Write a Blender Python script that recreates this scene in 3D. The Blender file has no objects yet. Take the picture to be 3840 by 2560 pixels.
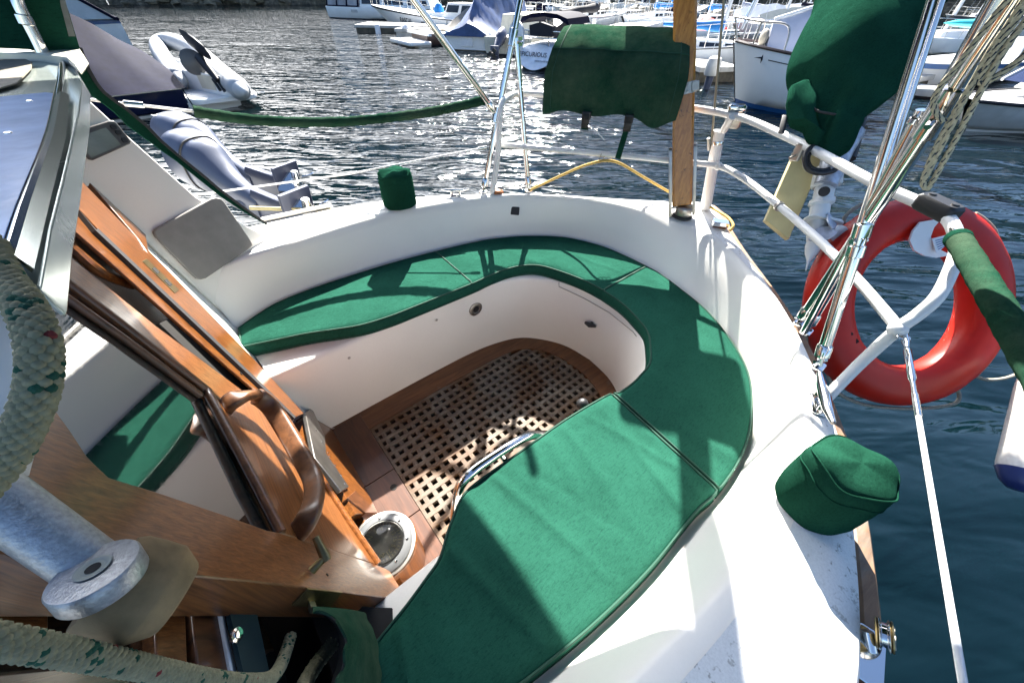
import bpy, bmesh, math, random
import numpy as np
from mathutils import Vector, Matrix

scene = bpy.context.scene
rnd = random.Random(7)
RAD = math.radians

# ------------------------------------------------------------ camera
# boat frame: origin on the cockpit sole, +X aft, +Y starboard, +Z up (metres)
RC = np.array([[0.77407486, -0.42730058, 0.46714272],
               [-0.63294499, -0.53834343, 0.55638745],
               [0.01373854, -0.72636118, -0.68717587]])
CC = np.array([-0.13331383, -1.0739386, 1.41484355])
cam_data = bpy.data.cameras.new("camera")
cam = bpy.data.objects.new("camera", cam_data)
scene.collection.objects.link(cam)
scene.camera = cam
cam_data.sensor_width = 36.0
cam_data.lens = 13.096
cam_data.clip_start = 0.01
cam_data.clip_end = 3000
cam.matrix_world = Matrix((
    (RC[0][0], -RC[0][1], -RC[0][2], CC[0]),
    (RC[1][0], -RC[1][1], -RC[1][2], CC[1]),
    (RC[2][0], -RC[2][1], -RC[2][2], CC[2]),
    (0, 0, 0, 1)))

# ------------------------------------------------------------ sky, sun, exposure
SUN_EL, SUN_AZ = RAD(40.0), RAD(41.8)   # azimuth measured from +Y towards +X
world = bpy.data.worlds.new("World")
scene.world = world
world.use_nodes = True
wn = world.node_tree.nodes
wl = world.node_tree.links
wn.clear()
sky = wn.new("ShaderNodeTexSky")
sky.sky_type = 'NISHITA'
sky.sun_disc = False
sky.sun_elevation = SUN_EL
sky.sun_rotation = SUN_AZ
sky.air_density = 1.0
sky.dust_density = 0.8
sky.ozone_density = 2.5
bg = wn.new("ShaderNodeBackground")
bg.inputs["Strength"].default_value = 0.05
wo = wn.new("ShaderNodeOutputWorld")
# a broken bank of bright cloud over the starboard quarter, seen only as glare on the water
wtc = wn.new("ShaderNodeTexCoord")
wdot = wn.new("ShaderNodeVectorMath"); wdot.operation = 'DOT_PRODUCT'
cdir = Vector((0.20, 0.86, 0.47)).normalized(); wdot.inputs[1].default_value = cdir
wl.new(wtc.outputs["Generated"], wdot.inputs[0])
wmr = wn.new("ShaderNodeMapRange"); wmr.interpolation_type = 'SMOOTHSTEP'; wmr.inputs[1].default_value = .85; wmr.inputs[2].default_value = .94
wl.new(wdot.outputs["Value"], wmr.inputs[0])
wno = wn.new("ShaderNodeTexNoise"); wno.inputs["Scale"].default_value = 3.2; wno.inputs["Detail"].default_value = 6
wl.new(wtc.outputs["Generated"], wno.inputs["Vector"])
wm2 = wn.new("ShaderNodeMapRange"); wm2.interpolation_type = 'SMOOTHSTEP'; wm2.inputs[1].default_value = .36; wm2.inputs[2].default_value = .56
wl.new(wno.outputs["Fac"], wm2.inputs[0])
wmu = wn.new("ShaderNodeMath"); wmu.operation = 'MULTIPLY'; wl.new(wmr.outputs[0], wmu.inputs[0]); wl.new(wm2.outputs[0], wmu.inputs[1])
wmx = wn.new("ShaderNodeMix"); wmx.data_type = 'RGBA'; wl.new(wmu.outputs[0], wmx.inputs[0]); wtn = wn.new("ShaderNodeMix"); wtn.data_type = 'RGBA'; wtn.blend_type = 'MULTIPLY'; wtn.inputs[0].default_value = 1.0
wl.new(sky.outputs[0], wtn.inputs[6]); wtn.inputs[7].default_value = (.94, .98, 1.04, 1)
wl.new(wtn.outputs[2], wmx.inputs[6]); wmx.inputs[7].default_value = (58, 58, 58.5, 1)
wl.new(wmx.outputs[2], bg.inputs[0])
wl.new(bg.outputs[0], wo.inputs[0])

sun_dir = Vector((math.sin(SUN_AZ) * math.cos(SUN_EL), math.cos(SUN_AZ) * math.cos(SUN_EL), math.sin(SUN_EL)))
sl = bpy.data.lights.new("sun", 'SUN')
sl.energy = 5.0
sl.angle = RAD(0.55)
sl.color = (1.0, 0.95, 0.87)
sun = bpy.data.objects.new("sun", sl)
scene.collection.objects.link(sun)
sun.rotation_euler = (-sun_dir).to_track_quat('-Z', 'Y').to_euler()
sun.location = (20, 20, 30)

scene.view_settings.view_transform = 'Standard'
scene.view_settings.look = 'None'
scene.view_settings.gamma = 1.0
scene.view_settings.use_curve_mapping = False
scene.view_settings.exposure = 2.4
scene.cycles.max_bounces = 8
scene.cycles.caustics_reflective = False
scene.cycles.caustics_refractive = False
scene.cycles.sample_clamp_indirect = 6.0
scene.cycles.use_denoising = True

# ------------------------------------------------------------ surveying helpers
# photograph positions (in a 2352 x 1568 reading of it) -> points on real planes of the boat
SC = 3840 / 2352
V = np.array
def ray(p):
    return RC @ V([(p[0] * SC - 1920) / 1396.9, (p[1] * SC - 1280) / 1396.9, 1.0])
def pz(p, z):
    d = ray(p); return CC + d * ((z - CC[2]) / d[2])
def px(p, x):
    d = ray(p); return CC + d * ((x - CC[0]) / d[0])
def py(p, y):
    d = ray(p); return CC + d * ((y - CC[1]) / d[1])
def dep(p, t):
    return CC + ray(p) * t
def pl(p, P0, n):
    d = ray(p); return CC + d * (((V(P0) - CC) @ V(n)) / (d @ V(n)))
CROP = {'A1': (0, 0), 'A2': (950, 0), 'A3': (1900, 0), 'A4': (2840, 0), 'B1': (0, 850), 'B2': (950, 850), 'B3': (1900, 850),
        'B4': (2840, 850), 'C1': (0, 1700), 'C2': (950, 1700), 'C3': (1900, 1700), 'C4': (2840, 1700)}
def q(c, x, y):
    o = CROP[c]; k = 1000 / 1823
    return ((o[0] + x * k) / SC, (o[1] + y * k) / SC)
def qs(c, *pts):
    return [q(c, *p) for p in pts]
YAW, RAKE = RAD(1.157), RAD(13.098)
DN = V([math.cos(YAW) * math.cos(RAKE), math.sin(YAW) * math.cos(RAKE), math.sin(RAKE)])   # bulkhead normal, facing aft
DP = V([-.23, -.3, .46]) - DN * 0.01728
def dk(p, off=0.0):
    return pl(p, DP + DN * off, DN)

def unit(v):
    v = V(v, dtype=float); return v / np.linalg.norm(v)
def spline(pts, n=8, closed=False):
    P = [V(p, dtype=float) for p in pts]
    out = []
    m = len(P)
    for i in range(m if closed else m - 1):
        if closed:
            a, b, c, d = P[(i - 1) % m], P[i], P[(i + 1) % m], P[(i + 2) % m]
        else:
            a, b, c, d = P[max(i - 1, 0)], P[i], P[i + 1], P[min(i + 2, m - 1)]
        for k in range(n):
            t = k / n
            out.append(0.5 * ((2 * b) + (c - a) * t + (2 * a - 5 * b + 4 * c - d) * t * t + (3 * b - a - 3 * c + d) * t ** 3))
    if not closed:
        out.append(P[-1])
    return out
def resample(pts, n):
    P = V(pts, dtype=float)
    s = np.concatenate([[0], np.cumsum(np.linalg.norm(np.diff(P, axis=0), axis=1))])
    t = np.linspace(0, s[-1], n)
    return [V([np.interp(u, s, P[:, k]) for k in range(P.shape[1])]) for u in t]

# ------------------------------------------------------------ mesh builder
class MB:
    def __init__(s):
        s.v, s.f, s.mi = [], [], []
        s.cur = 0
    def add(s, vs, fs):
        o = len(s.v)
        s.v += [tuple(float(c) for c in p) for p in vs]
        s.f += [tuple(i + o for i in f) for f in fs]
        s.mi += [s.cur] * len(fs)
        return s
    def box(s, c, h, ax=None):
        c = V(c, dtype=float)
        A = np.eye(3) if ax is None else V(ax, dtype=float)
        vs = [c + A[0] * h[0] * i + A[1] * h[1] * j + A[2] * h[2] * k for i in (-1, 1) for j in (-1, 1) for k in (-1, 1)]
        return s.add(vs, [(0, 1, 3, 2), (4, 6, 7, 5), (0, 4, 5, 1), (2, 3, 7, 6), (0, 2, 6, 4), (1, 5, 7, 3)])
    def rbox(s, c, h, ax=None, b=0.01, n=3):
        """box with rounded vertical edges and a small top bevel"""
        c = V(c, dtype=float)
        A = np.eye(3) if ax is None else V(ax, dtype=float)
        b = min(b, h[0] * .95, h[1] * .95)
        out = []
        for sx, sy, a0 in ((1, 1, 0), (-1, 1, 90), (-1, -1, 180), (1, -1, 270)):
            for k in range(n + 1):
                a = RAD(a0 + 90 * k / n)
                out.append((sx * (h[0] - b) + b * math.cos(a), sy * (h[1] - b) + b * math.sin(a)))
        e = min(b * .5, h[2] * .4)
        rings = []
        for z, k in ((-h[2], 1 - e / max(h[0], h[1])), (-h[2] + e, 1), (h[2] - e, 1), (h[2], 1 - e / max(h[0], h[1]))):
            rings.append([c + A[0] * x * k + A[1] * y * k + A[2] * z for x, y in out])
        return s.loft(rings)
    def loft(s, rings, closed=True, caps=True):
        n = len(rings[0]); vs = [p for r in rings for p in r]; fs = []
        for i in range(len(rings) - 1):
            for j in range(n if closed else n - 1):
                k = (j + 1) % n
                fs.append((i * n + j, i * n + k, (i + 1) * n + k, (i + 1) * n + j))
        if caps and closed:
            fs.append(tuple(range(n - 1, -1, -1)))
            fs.append(tuple((len(rings) - 1) * n + j for j in range(n)))
        return s.add(vs, fs)
    def tube(s, path, r, n=10, closed=False, caps=True, flat=1.0):
        P = [V(p, dtype=float) for p in path]
        m = len(P)
        rr = r if hasattr(r, '__len__') else [r] * m
        T = []
        for i in range(m):
            a = P[(i - 1) % m] if closed else P[max(i - 1, 0)]
            b = P[(i + 1) % m] if closed else P[min(i + 1, m - 1)]
            T.append(unit(b - a + 1e-12))
        u = np.cross(T[0], [0, 0, 1])
        if np.linalg.norm(u) < .1:
            u = np.cross(T[0], [0, 1, 0])
        u = unit(u)
        rings = []
        for i in range(m):
            u = unit(u - T[i] * (u @ T[i]))
            w = np.cross(T[i], u)
            rings.append([P[i] + rr[i] * (math.cos(2 * math.pi * k / n) * u + flat * math.sin(2 * math.pi * k / n) * w) for k in range(n)])
        if closed:
            rings.append(rings[0])
        return s.loft(rings, True, caps and not closed)
    def lathe(s, prof, o, ax=(0, 0, 1), n=32, wob=None):
        o = V(o, dtype=float); ax = unit(ax)
        u = np.cross(ax, [1, 0, 0])
        if np.linalg.norm(u) < .1:
            u = np.cross(ax, [0, 1, 0])
        u = unit(u); w = np.cross(ax, u)
        rings = []
        for r, h in prof:
            ring = []
            for k in range(n):
                a = 2 * math.pi * k / n
                rk, hk = (r, h) if wob is None else wob(r, h, a)
                ring.append(o + ax * hk + rk * (math.cos(a) * u + math.sin(a) * w))
            rings.append(ring)
        return s.loft(rings, True, True)
    def prism(s, poly, ext):
        n = len(poly); ext = V(ext, dtype=float)
        vs = [V(p, dtype=float) for p in poly] + [V(p, dtype=float) + ext for p in poly]
        fs = [tuple(range(n)), tuple(range(2 * n - 1, n - 1, -1))] + [(i, i + n, (i + 1) % n + n, (i + 1) % n) for i in range(n)]
        return s.add(vs, fs)
    def sheet(s, grid, th=0.0):
        """grid[i][j] points; a thin solid when th > 0"""
        a, b = len(grid), len(grid[0])
        if th <= 0:
            return s.add([p for r in grid for p in r], [(i * b + j, i * b + j + 1, (i + 1) * b + j + 1, (i + 1) * b + j) for i in range(a - 1) for j in range(b - 1)])
        G = V(grid, dtype=float)
        du = np.gradient(G, axis=0); dv = np.gradient(G, axis=1)
        N = np.cross(du, dv); N /= (np.linalg.norm(N, axis=2, keepdims=True) + 1e-9)
        B = G - N * th
        vs = list(G.reshape(-1, 3)) + list(B.reshape(-1, 3)); o = a * b
        fs = []
        for i in range(a - 1):
            for j in range(b - 1):
                k = i * b + j
                fs.append((k, k + 1, k + b + 1, k + b)); fs.append((o + k, o + k + b, o + k + b + 1, o + k + 1))
        for i in range(a - 1):
            for j, d in ((0, 1), (b - 1, -1)):
                k = i * b + j; fs.append((k, k + b, o + k + b, o + k)[::d])
        for j in range(b - 1):
            for i, d in ((0, -1), (a - 1, 1)):
                k = i * b + j; fs.append((k, k + 1, o + k + 1, o + k)[::d])
        return s.add(vs, fs)
    def build(s, name, mats, parent=None, ang=38, bevel=0):
        me = bpy.data.meshes.new(name)
        off = V([0, 0, 0.])
        p = parent
        while p is not None:
            off = off + V(p.location); p = p.parent
        me.from_pydata([tuple(V(v) - off) for v in s.v], [], s.f)
        bm = bmesh.new(); bm.from_mesh(me)
        bmesh.ops.recalc_face_normals(bm, faces=bm.faces)
        ca = RAD(ang)
        for e in bm.edges:
            if len(e.link_faces) == 2:
                e.smooth = e.calc_face_angle(0) < ca
        for f in bm.faces:
            f.smooth = True
        bm.to_mesh(me); bm.free()
        for i, m in enumerate(mats if isinstance(mats, (list, tuple)) else [mats]):
            me.materials.append(m)
        if len(set(s.mi)) > 1:
            me.polygons.foreach_set("material_index", s.mi)
        o = bpy.data.objects.new(name, me)
        scene.collection.objects.link(o)
        if parent is not None:
            o.parent = parent
        if bevel:
            b = o.modifiers.new("bevel", 'BEVEL'); b.width = bevel; b.segments = 2; b.limit_method = 'ANGLE'; b.angle_limit = RAD(40)
        return o

def tag(o, label, cat, group=None):
    o["label"] = label; o["category"] = cat
    if group: o["group"] = group
    return o
def thing(name, label, cat, loc=(0, 0, 0), group=None):
    o = bpy.data.objects.new(name, None)
    scene.collection.objects.link(o)
    o.empty_display_size = 0.1
    o.location = tuple(float(c) for c in loc)
    return tag(o, label, cat, group)
def setting(o, kind="structure"):
    o["kind"] = kind; return o

# ------------------------------------------------------------ materials
def new_mat(name):
    m = bpy.data.materials.new(name); m.use_nodes = True
    return m, m.node_tree.nodes, m.node_tree.links, m.node_tree.nodes["Principled BSDF"]
def coords(n, l, scale=(1, 1, 1), rot=(0, 0, 0)):
    tc = n.new("ShaderNodeNewGeometry"); mp = n.new("ShaderNodeMapping")
    mp.inputs["Scale"].default_value = scale; mp.inputs["Rotation"].default_value = rot
    l.new(tc.outputs["Position"], mp.inputs["Vector"])
    return mp.outputs["Vector"]
def noise(n, l, vec, scale, detail=4, rough=.55, dist=0):
    t = n.new("ShaderNodeTexNoise"); t.inputs["Scale"].default_value = scale; t.inputs["Detail"].default_value = detail
    t.inputs["Roughness"].default_value = rough; t.inputs["Distortion"].default_value = dist
    l.new(vec, t.inputs["Vector"]); return t.outputs["Fac"]
def ramp(n, l, fac, stops):
    r = n.new("ShaderNodeValToRGB"); e = r.color_ramp.elements
    while len(e) < len(stops): e.new(.5)
    for k, (p, c) in enumerate(stops):
        e[k].position = p; e[k].color = (*c, 1) if len(c) == 3 else c
    l.new(fac, r.inputs["Fac"]); return r.outputs["Color"]
def mix(n, l, fac, a, b, mode='MIX'):
    m = n.new("ShaderNodeMix"); m.data_type = 'RGBA'; m.blend_type = mode
    for s, val in (("Factor", fac),):
        if hasattr(val, "is_linked") or not isinstance(val, (int, float)): l.new(val, m.inputs[0])
        else: m.inputs[0].default_value = val
    for k, val in ((6, a), (7, b)):
        if isinstance(val, tuple): m.inputs[k].default_value = (*val, 1)
        else: l.new(val, m.inputs[k])
    return m.outputs[2]
def bump(n, l, h, strength, distance, prev=None):
    b = n.new("ShaderNodeBump"); b.inputs["Strength"].default_value = strength; b.inputs["Distance"].default_value = distance
    l.new(h, b.inputs["Height"])
    if prev is not None: l.new(prev, b.inputs["Normal"])
    return b.outputs["Normal"]
def math_node(n, l, op, a, b=None):
    m = n.new("ShaderNodeMath"); m.operation = op
    for k, val in ((0, a), (1, b)):
        if val is None: continue
        if isinstance(val, (int, float)): m.inputs[k].default_value = val
        else: l.new(val, m.inputs[k])
    return m.outputs[0]

def plain(name, col, rough=.5, metal=0.0, var=.12, scale=6.0, bmp=.05, bscale=60, coat=0, spec=.5):
    m, n, l, b = new_mat(name)
    v = coords(n, l)
    f = noise(n, l, v, scale, 5)
    c = ramp(n, l, f, [(.25, tuple(x * (1 - var) for x in col)), (.75, tuple(min(1, x * (1 + var)) for x in col))])
    l.new(c, b.inputs["Base Color"])
    b.inputs["Roughness"].default_value = rough; b.inputs["Metallic"].default_value = metal
    b.inputs["Coat Weight"].default_value = coat; b.inputs["Coat Roughness"].default_value = .08
    b.inputs["Specular IOR Level"].default_value = spec
    if bmp: l.new(bump(n, l, noise(n, l, v, bscale, 3), bmp, .002), b.inputs["Normal"])
    return m

def m_white(name="white gelcoat", col=(.84, .84, .82), speck=.25, rough=.32):
    m, n, l, b = new_mat(name)
    v = coords(n, l)
    c = ramp(n, l, noise(n, l, v, 2.2, 5), [(.3, tuple(x * .93 for x in col)), (.7, col)])
    sp = ramp(n, l, noise(n, l, v, 55, 3, .7), [(.70 - .11 * (speck > .9), (0, 0, 0)), (.77 - .11 * (speck > .9), (1, 1, 1))])
    big = ramp(n, l, noise(n, l, v, 5, 3), [(.5 - .1 * (speck > .9), (0, 0, 0)), (.62 - .05 * (speck > .9), (1, 1, 1))])
    k = mix(n, l, 1.0, sp, big, 'MULTIPLY')
    k2 = math_node(n, l, 'MULTIPLY', k, speck)
    c = mix(n, l, speck * .25, c, ramp(n, l, noise(n, l, v, 240, 3, .7), [(.35, (.55, .55, .53)), (.6, (1, 1, 1))]), 'MULTIPLY')
    c = mix(n, l, k2, c, (.30, .29, .25))
    l.new(c, b.inputs["Base Color"])
    b.inputs["Roughness"].default_value = rough
    l.new(bump(n, l, noise(n, l, v, 18, 3), .06, .004), b.inputs["Normal"])
    return m
def m_canvas(name, col, var=.25, rib=420, fade=None, wr=.5):
    m, n, l, b = new_mat(name)
    v = coords(n, l)
    f = noise(n, l, v, 7, 6, .6)
    c = ramp(n, l, f, [(.25, tuple(x * (1 - var) for x in col)), (.75, tuple(x * (1 + var) for x in col))])
    fine = noise(n, l, v, 500, 2)
    c = mix(n, l, .35, c, ramp(n, l, fine, [(.3, (.45, .45, .45)), (.7, (1, 1, 1))]), 'MULTIPLY')
    slub = noise(n, l, coords(n, l, (70, 260, 200)), 1.0, 4, .7)
    c = mix(n, l, .75, c, ramp(n, l, slub, [(.32, (.58, .60, .60)), (.5, (.95, .95, .95)), (.72, (1.0, 1.0, 1.0))]), 'MULTIPLY')
    if fade is not None:
        c = mix(n, l, ramp(n, l, noise(n, l, v, 6, 6, .7), [(.35, (0, 0, 0)), (.75, (.6, .6, .6))]), c, fade)
    l.new(c, b.inputs["Base Color"])
    b.inputs["Roughness"].default_value = .85
    b.inputs["Specular IOR Level"].default_value = 0.0
    b.inputs["Sheen Weight"].default_value = 0.0
    b.inputs["Sheen Roughness"].default_value = .5
    b.inputs["Sheen Tint"].default_value = (*[min(1, x * 3 + .05) for x in col], 1)
    w = n.new("ShaderNodeTexWave"); w.wave_type = 'BANDS'; w.bands_direction = 'DIAGONAL'; w.inputs["Scale"].default_value = rib
    w.inputs["Distortion"].default_value = .5
    l.new(v, w.inputs["Vector"])
    nb = bump(n, l, w.outputs["Fac"], .35, .0015)
    nb = bump(n, l, noise(n, l, v, 22, 4, .6), wr, .006, nb)
    l.new(nb, b.inputs["Normal"])
    return m
def m_wood(name, a, b_, rot=(0, 0, 0), stretch=(3, 40, 40), rough=.3, coat=.5, grey=None, dots=0):
    m, n, l, b = new_mat(name)
    v = coords(n, l, stretch, rot)
    f = noise(n, l, v, 1.0, 6, .62, .6)
    c = ramp(n, l, f, [(.30, a), (.5, tuple((x + y) / 2 for x, y in zip(a, b_))), (.68, b_)])
    v0 = coords(n, l)
    c = mix(n, l, .5, c, ramp(n, l, noise(n, l, v0, 3.0, 5, .6), [(.3, (.55, .5, .45)), (.65, (1, 1, 1))]), 'MULTIPLY')
    if grey is not None:
        g = ramp(n, l, noise(n, l, v0, 5.0, 6, .65, .4), [(grey[0], (0, 0, 0)), (grey[1], (1, 1, 1))])
        gc = ramp(n, l, noise(n, l, v, 2.0, 5, .7), [(.3, (.085, .073, .058)), (.7, (.21, .182, .145))])
        c = mix(n, l, g, c, gc)
    if dots:
        dk_ = ramp(n, l, noise(n, l, v0, 60, 3, .6), [(.64, (0, 0, 0)), (.72, (1, 1, 1))])
        c = mix(n, l, math_node(n, l, 'MULTIPLY', dk_, dots), c, (.03, .015, .008))
    l.new(c, b.inputs["Base Color"])
    b.inputs["Roughness"].default_value = rough
    b.inputs["Coat Weight"].default_value = coat; b.inputs["Coat Roughness"].default_value = .12
    l.new(bump(n, l, f, .18, .003), b.inputs["Normal"])
    return m

MAT = {}
MAT['white'] = m_white()
MAT['deck'] = m_white("white deck paint", (.80, .80, .775), .95, .45)
MAT['coaming'] = m_white("cockpit gelcoat", (.87, .85, .79), .15, .4)
MAT['locker'] = m_white("warm cockpit gelcoat", (.87, .845, .785), .3, .45)
MAT['tubewhite'] = m_white("white coated tube", (.80, .80, .79), .45, .35)
MAT['green'] = m_canvas("green cushion canvas", (.019, .088, .060), .18, 330, None, .5)
MAT['greencover'] = m_canvas("green cover canvas", (.011, .055, .034), .3, 420, None, .7)
MAT['greenfaded'] = m_canvas("sun-faded green canvas", (.012, .052, .031), .3, 420, (.08, .115, .075), .8)
MAT['piping'] = plain("green piping", (.004, .05, .03), .8)
MAT['teak'] = m_wood("varnished teak", (.16, .045, .010), (.42, .15, .035), (0, 0, 0), (30, 4, 30))
MAT['teakdoor'] = m_wood("door teak", (.105, .036, .012), (.29, .115, .037), (0, RAD(13), 0), (210, 210, 1.8), .3, .5)
MAT['teakrail'] = m_wood("door rail teak", (.105, .036, .012), (.29, .115, .037), (0, 0, 0), (210, 1.8, 210), .3, .5)
MAT['teakframe'] = m_wood("orange varnished frame", (.085, .028, .008), (.28, .10, .023), (0, RAD(13), 0), (120, 120, 4), .28, .5)
MAT['teakdark'] = m_wood("dark moulding wood", (.06, .024, .012), (.19, .075, .030), (0, 0, 0), (60, 60, 8), .32, .35)
MAT['handlewood'] = m_wood("worn handle wood", (.065, .026, .012), (.19, .078, .030), (0, 0, 0), (50, 50, 10), .42, .15, None, .3)
MAT['sole'] = m_wood("worn cockpit teak", (.085, .034, .012), (.21, .085, .030), (0, 0, 0), (5, 45, 45), .55, .05, (.60, .72))
MAT['solefore'] = m_wood("worn cockpit teak boards", (.05, .018, .009), (.12, .045, .020), (0, 0, 0), (45, 5, 45), .5, .1, (.70, .85))
MAT['grate'] = m_wood("weathered grating teak", (.06, .027, .010), (.155, .077, .029), (0, 0, 0), (6, 60, 60), .65, 0, (.40, .62))
MAT['postwood'] = m_wood("spotted varnished post", (.36, .135, .022), (.62, .29, .06), (0, 0, 0), (90, 90, 3), .35, .35, None, .75)
MAT['rubrail'] = m_wood("bare teak rub rail", (.14, .07, .035), (.40, .22, .11), (0, 0, 0), (6, 40, 40), .6, 0, (.5, .65))
MAT['steel'] = plain("polished stainless", (.72, .71, .69), .11, 1.0, .05, 3, .03, 15)
MAT['dullsteel'] = plain("dull stainless", (.42, .40, .37), .38, 1.0, .25, 20, .15, 90)
MAT['alloy'] = plain("weathered aluminium", (.46, .49, .55), .45, .65, .42, 45, .2, 120)
MAT['sparalloy'] = plain("oxidised spar alloy", (.36, .37, .39), .38, .65, .30, 260, .3, 500)
MAT['brass'] = plain("tarnished brass", (.24, .19, .09), .35, .9, .3, 30, .1)
MAT['black'] = plain("black plastic", (.015, .015, .016), .45)
MAT['rubber'] = plain("dark rubber", (.025, .025, .027), .7)
MAT['greyplastic'] = plain("grey plastic", (.22, .215, .205), .5, 0, .12, 25, .1, 60)
MAT['darkgrey'] = plain("dark grey plastic", (.075, .075, .075), .4)
MAT['red'] = plain("orange red buoy plastic", (.47, .013, .004), .42, 0, .18, 8, .12, 30, 0, .3)
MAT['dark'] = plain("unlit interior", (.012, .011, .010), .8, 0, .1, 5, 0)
MAT['cream'] = plain("cream painted trim", (.62, .60, .50), .4, 0, .06, 8, .05)
MAT['tan'] = plain("tan moulded plug", (.23, .155, .075), .8, 0, .35, 40, .35, 140)
MAT['felt'] = plain("brown grey lining", (.20, .18, .14), .95, 0, .2, 60, .4, 200)
MAT['bluelilac'] = plain("scuffed panel in reflected sky blue", (.20, .33, .60), .18, 0, .22, 18, .1, 60)  # blue of the reflected sky is put into the base colour
MAT['castgreen'] = plain("grey green casting", (.46, .52, .49), .2, .55, .15, 6, .1, 30)
MAT['yellowrope'] = plain("yellow rope fibre", (.52, .36, .10), .85, 0, .3, 150, .6, 400)
MAT['greyrope'] = plain("grey rope fibre", (.30, .27, .21), .9, 0, .35, 180, .7, 400)
MAT['flake'] = plain("navy fleck fibre", (.02, .035, .06), .9, 0, .2, 150, .4, 400)
MAT['ropecream'] = plain("cream braid fibre", (.25, .235, .145), .9, 0, .25, 160, .25, 900)
MAT['ropegreen'] = plain("green braid fibre", (.012, .075, .045), .9, 0, .3, 160, .6, 700)
MAT['ropered'] = plain("red braid fibre", (.17, .022, .022), .9, 0, .3, 160, .6, 700)
MAT['vinyl'] = plain("white vinyl wire", (.78, .78, .78), .35)
MAT['navy'] = plain("navy fabric", (.006, .007, .021), .75, 0, .3, 8, .6, 9, 0, .06)
MAT['navyhull'] = plain("navy gelcoat", (.012, .016, .05), .15, 0, .1, 4, 0)
MAT['greyhull'] = plain("grey boat hull plastic", (.45, .46, .46), .45)
MAT['outboard'] = plain("blue grey outboard paint", (.065, .08, .125), .35, .05, .08, 8, 0)
MAT['outboarddark'] = plain("dark blue grey outboard paint", (.05, .06, .10), .35, .05, .1, 8, 0)
MAT['tarp'] = plain("blue tarpaulin", (.05, .085, .19), .55, 0, .45, 2.5, .9, 5, 0, .2)
MAT['greycanvas'] = plain("pale grey boat cover", (.42, .44, .52), .8, 0, .12, 2, .3, 6)
MAT['taupe'] = plain("taupe canvas cover", (.22, .20, .165), .8, 0, .15, 3, .3, 8)
MAT['brightblue'] = plain("bright blue sail cover", (.015, .19, .52), .75, 0, .2, 5, .3, 12)
MAT['bluestrip'] = plain("blue paint", (.02, .10, .28), .3)
MAT['window'] = plain("dark boat window", (.015, .02, .03), .08, 0, .2, 2, 0)
MAT['beige'] = plain("cream boat paint", (.58, .54, .43), .4)
MAT['brownhull'] = plain("brown hull paint", (.085, .055, .045), .4)
MAT['timber'] = plain("wet dock timber", (.085, .075, .055), .85, 0, .5, 6, .4, 20)
MAT['concrete'] = plain("dock concrete", (.42, .41, .38), .85, 0, .2, 5, .3, 30)
MAT['flagred'] = plain("red flag cloth", (.55, .03, .035), .8)
MAT['clothwhite'] = plain("white cloth", (.78, .78, .78), .8)
MAT['winddark'] = plain("black sail cover", (.018, .018, .024), .85, 0, .3, 5, .4, 12)
MAT['yellowboard'] = plain("yellow painted board", (.62, .53, .27), .5, 0, .15, 12, .15, 40)
MAT['mast'] = plain("white mast paint", (.72, .73, .74), .3, .1)
def m_glass():
    m, n, l, b = new_mat("tinted door glass")
    b.inputs["Base Color"].default_value = (.012, .016, .016, 1)
    b.inputs["Roughness"].default_value = .02
    b.inputs["IOR"].default_value = 4.8
    v = coords(n, l)
    f = ramp(n, l, noise(n, l, v, 90, 5, .7), [(.45, (.02, .02, .02)), (.8, (.12, .12, .12))])
    l.new(f, b.inputs["Roughness"])
    return m
MAT['glass'] = m_glass()
def m_clear():
    m, n, l, b = new_mat("clear compass dome")
    b.inputs["Transmission Weight"].default_value = 1.0
    b.inputs["Roughness"].default_value = .03
    b.inputs["IOR"].default_value = 1.25
    return m
MAT['clear'] = m_clear()

# ============================================================ WATER AND SHORE
YC = -.295          # centre line of the boat
WZ = -.45           # water level
def m_water():
    m, n, l, b = new_mat("harbour water")
    b.inputs["Base Color"].default_value = (.0008, .0052, .0074, 1)
    b.inputs["Roughness"].default_value = .07
    b.inputs["IOR"].default_value = 1.34
    b.inputs["Specular IOR Level"].default_value = .55
    def wc(cx, cy, deg):
        g = n.new("ShaderNodeNewGeometry"); mp = n.new("ShaderNodeMapping"); mp.vector_type = 'TEXTURE'
        mp.inputs["Rotation"].default_value = (0, 0, RAD(deg)); mp.inputs["Scale"].default_value = (cx, cy, 1)
        l.new(g.outputs["Position"], mp.inputs["Vector"]); return mp.outputs["Vector"]
    g = n.new("ShaderNodeNewGeometry"); sp = n.new("ShaderNodeSeparateXYZ"); l.new(g.outputs["Position"], sp.inputs[0])
    mr = n.new("ShaderNodeMapRange"); mr.inputs[1].default_value = -1.6; mr.inputs[2].default_value = 2.5; mr.inputs[3].default_value = .22; mr.inputs[4].default_value = 1.0
    l.new(sp.outputs[1], mr.inputs[0])
    patch = ramp(n, l, noise(n, l, wc(9, 4, -39), 1.0, 3), [(.35, (.45, .45, .45)), (.62, (1, 1, 1))])
    amp = math_node(n, l, 'MULTIPLY', mr.outputs[0], patch)
    h1 = math_node(n, l, 'MULTIPLY', noise(n, l, wc(.85, .27, -39), 1.0, 2, .5, .7), amp)
    h2 = math_node(n, l, 'MULTIPLY', noise(n, l, wc(.28, .11, -32), 1.0, 2, .5, .5), amp)
    h3 = noise(n, l, wc(2.6, 1.2, -47), 1.0, 2, .5)
    nb = bump(n, l, h3, 1.0, .26)
    nb = bump(n, l, h1, 1.0, .22, nb)
    nb = bump(n, l, h2, 1.0, .040, nb)
    l.new(nb, b.inputs["Normal"])
    return m
MAT['water'] = m_water()
b = MB()
b.add([(-700, -700, WZ), (700, -700, WZ), (700, 700, WZ), (-700, 700, WZ)], [(0, 1, 2, 3)])
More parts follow.
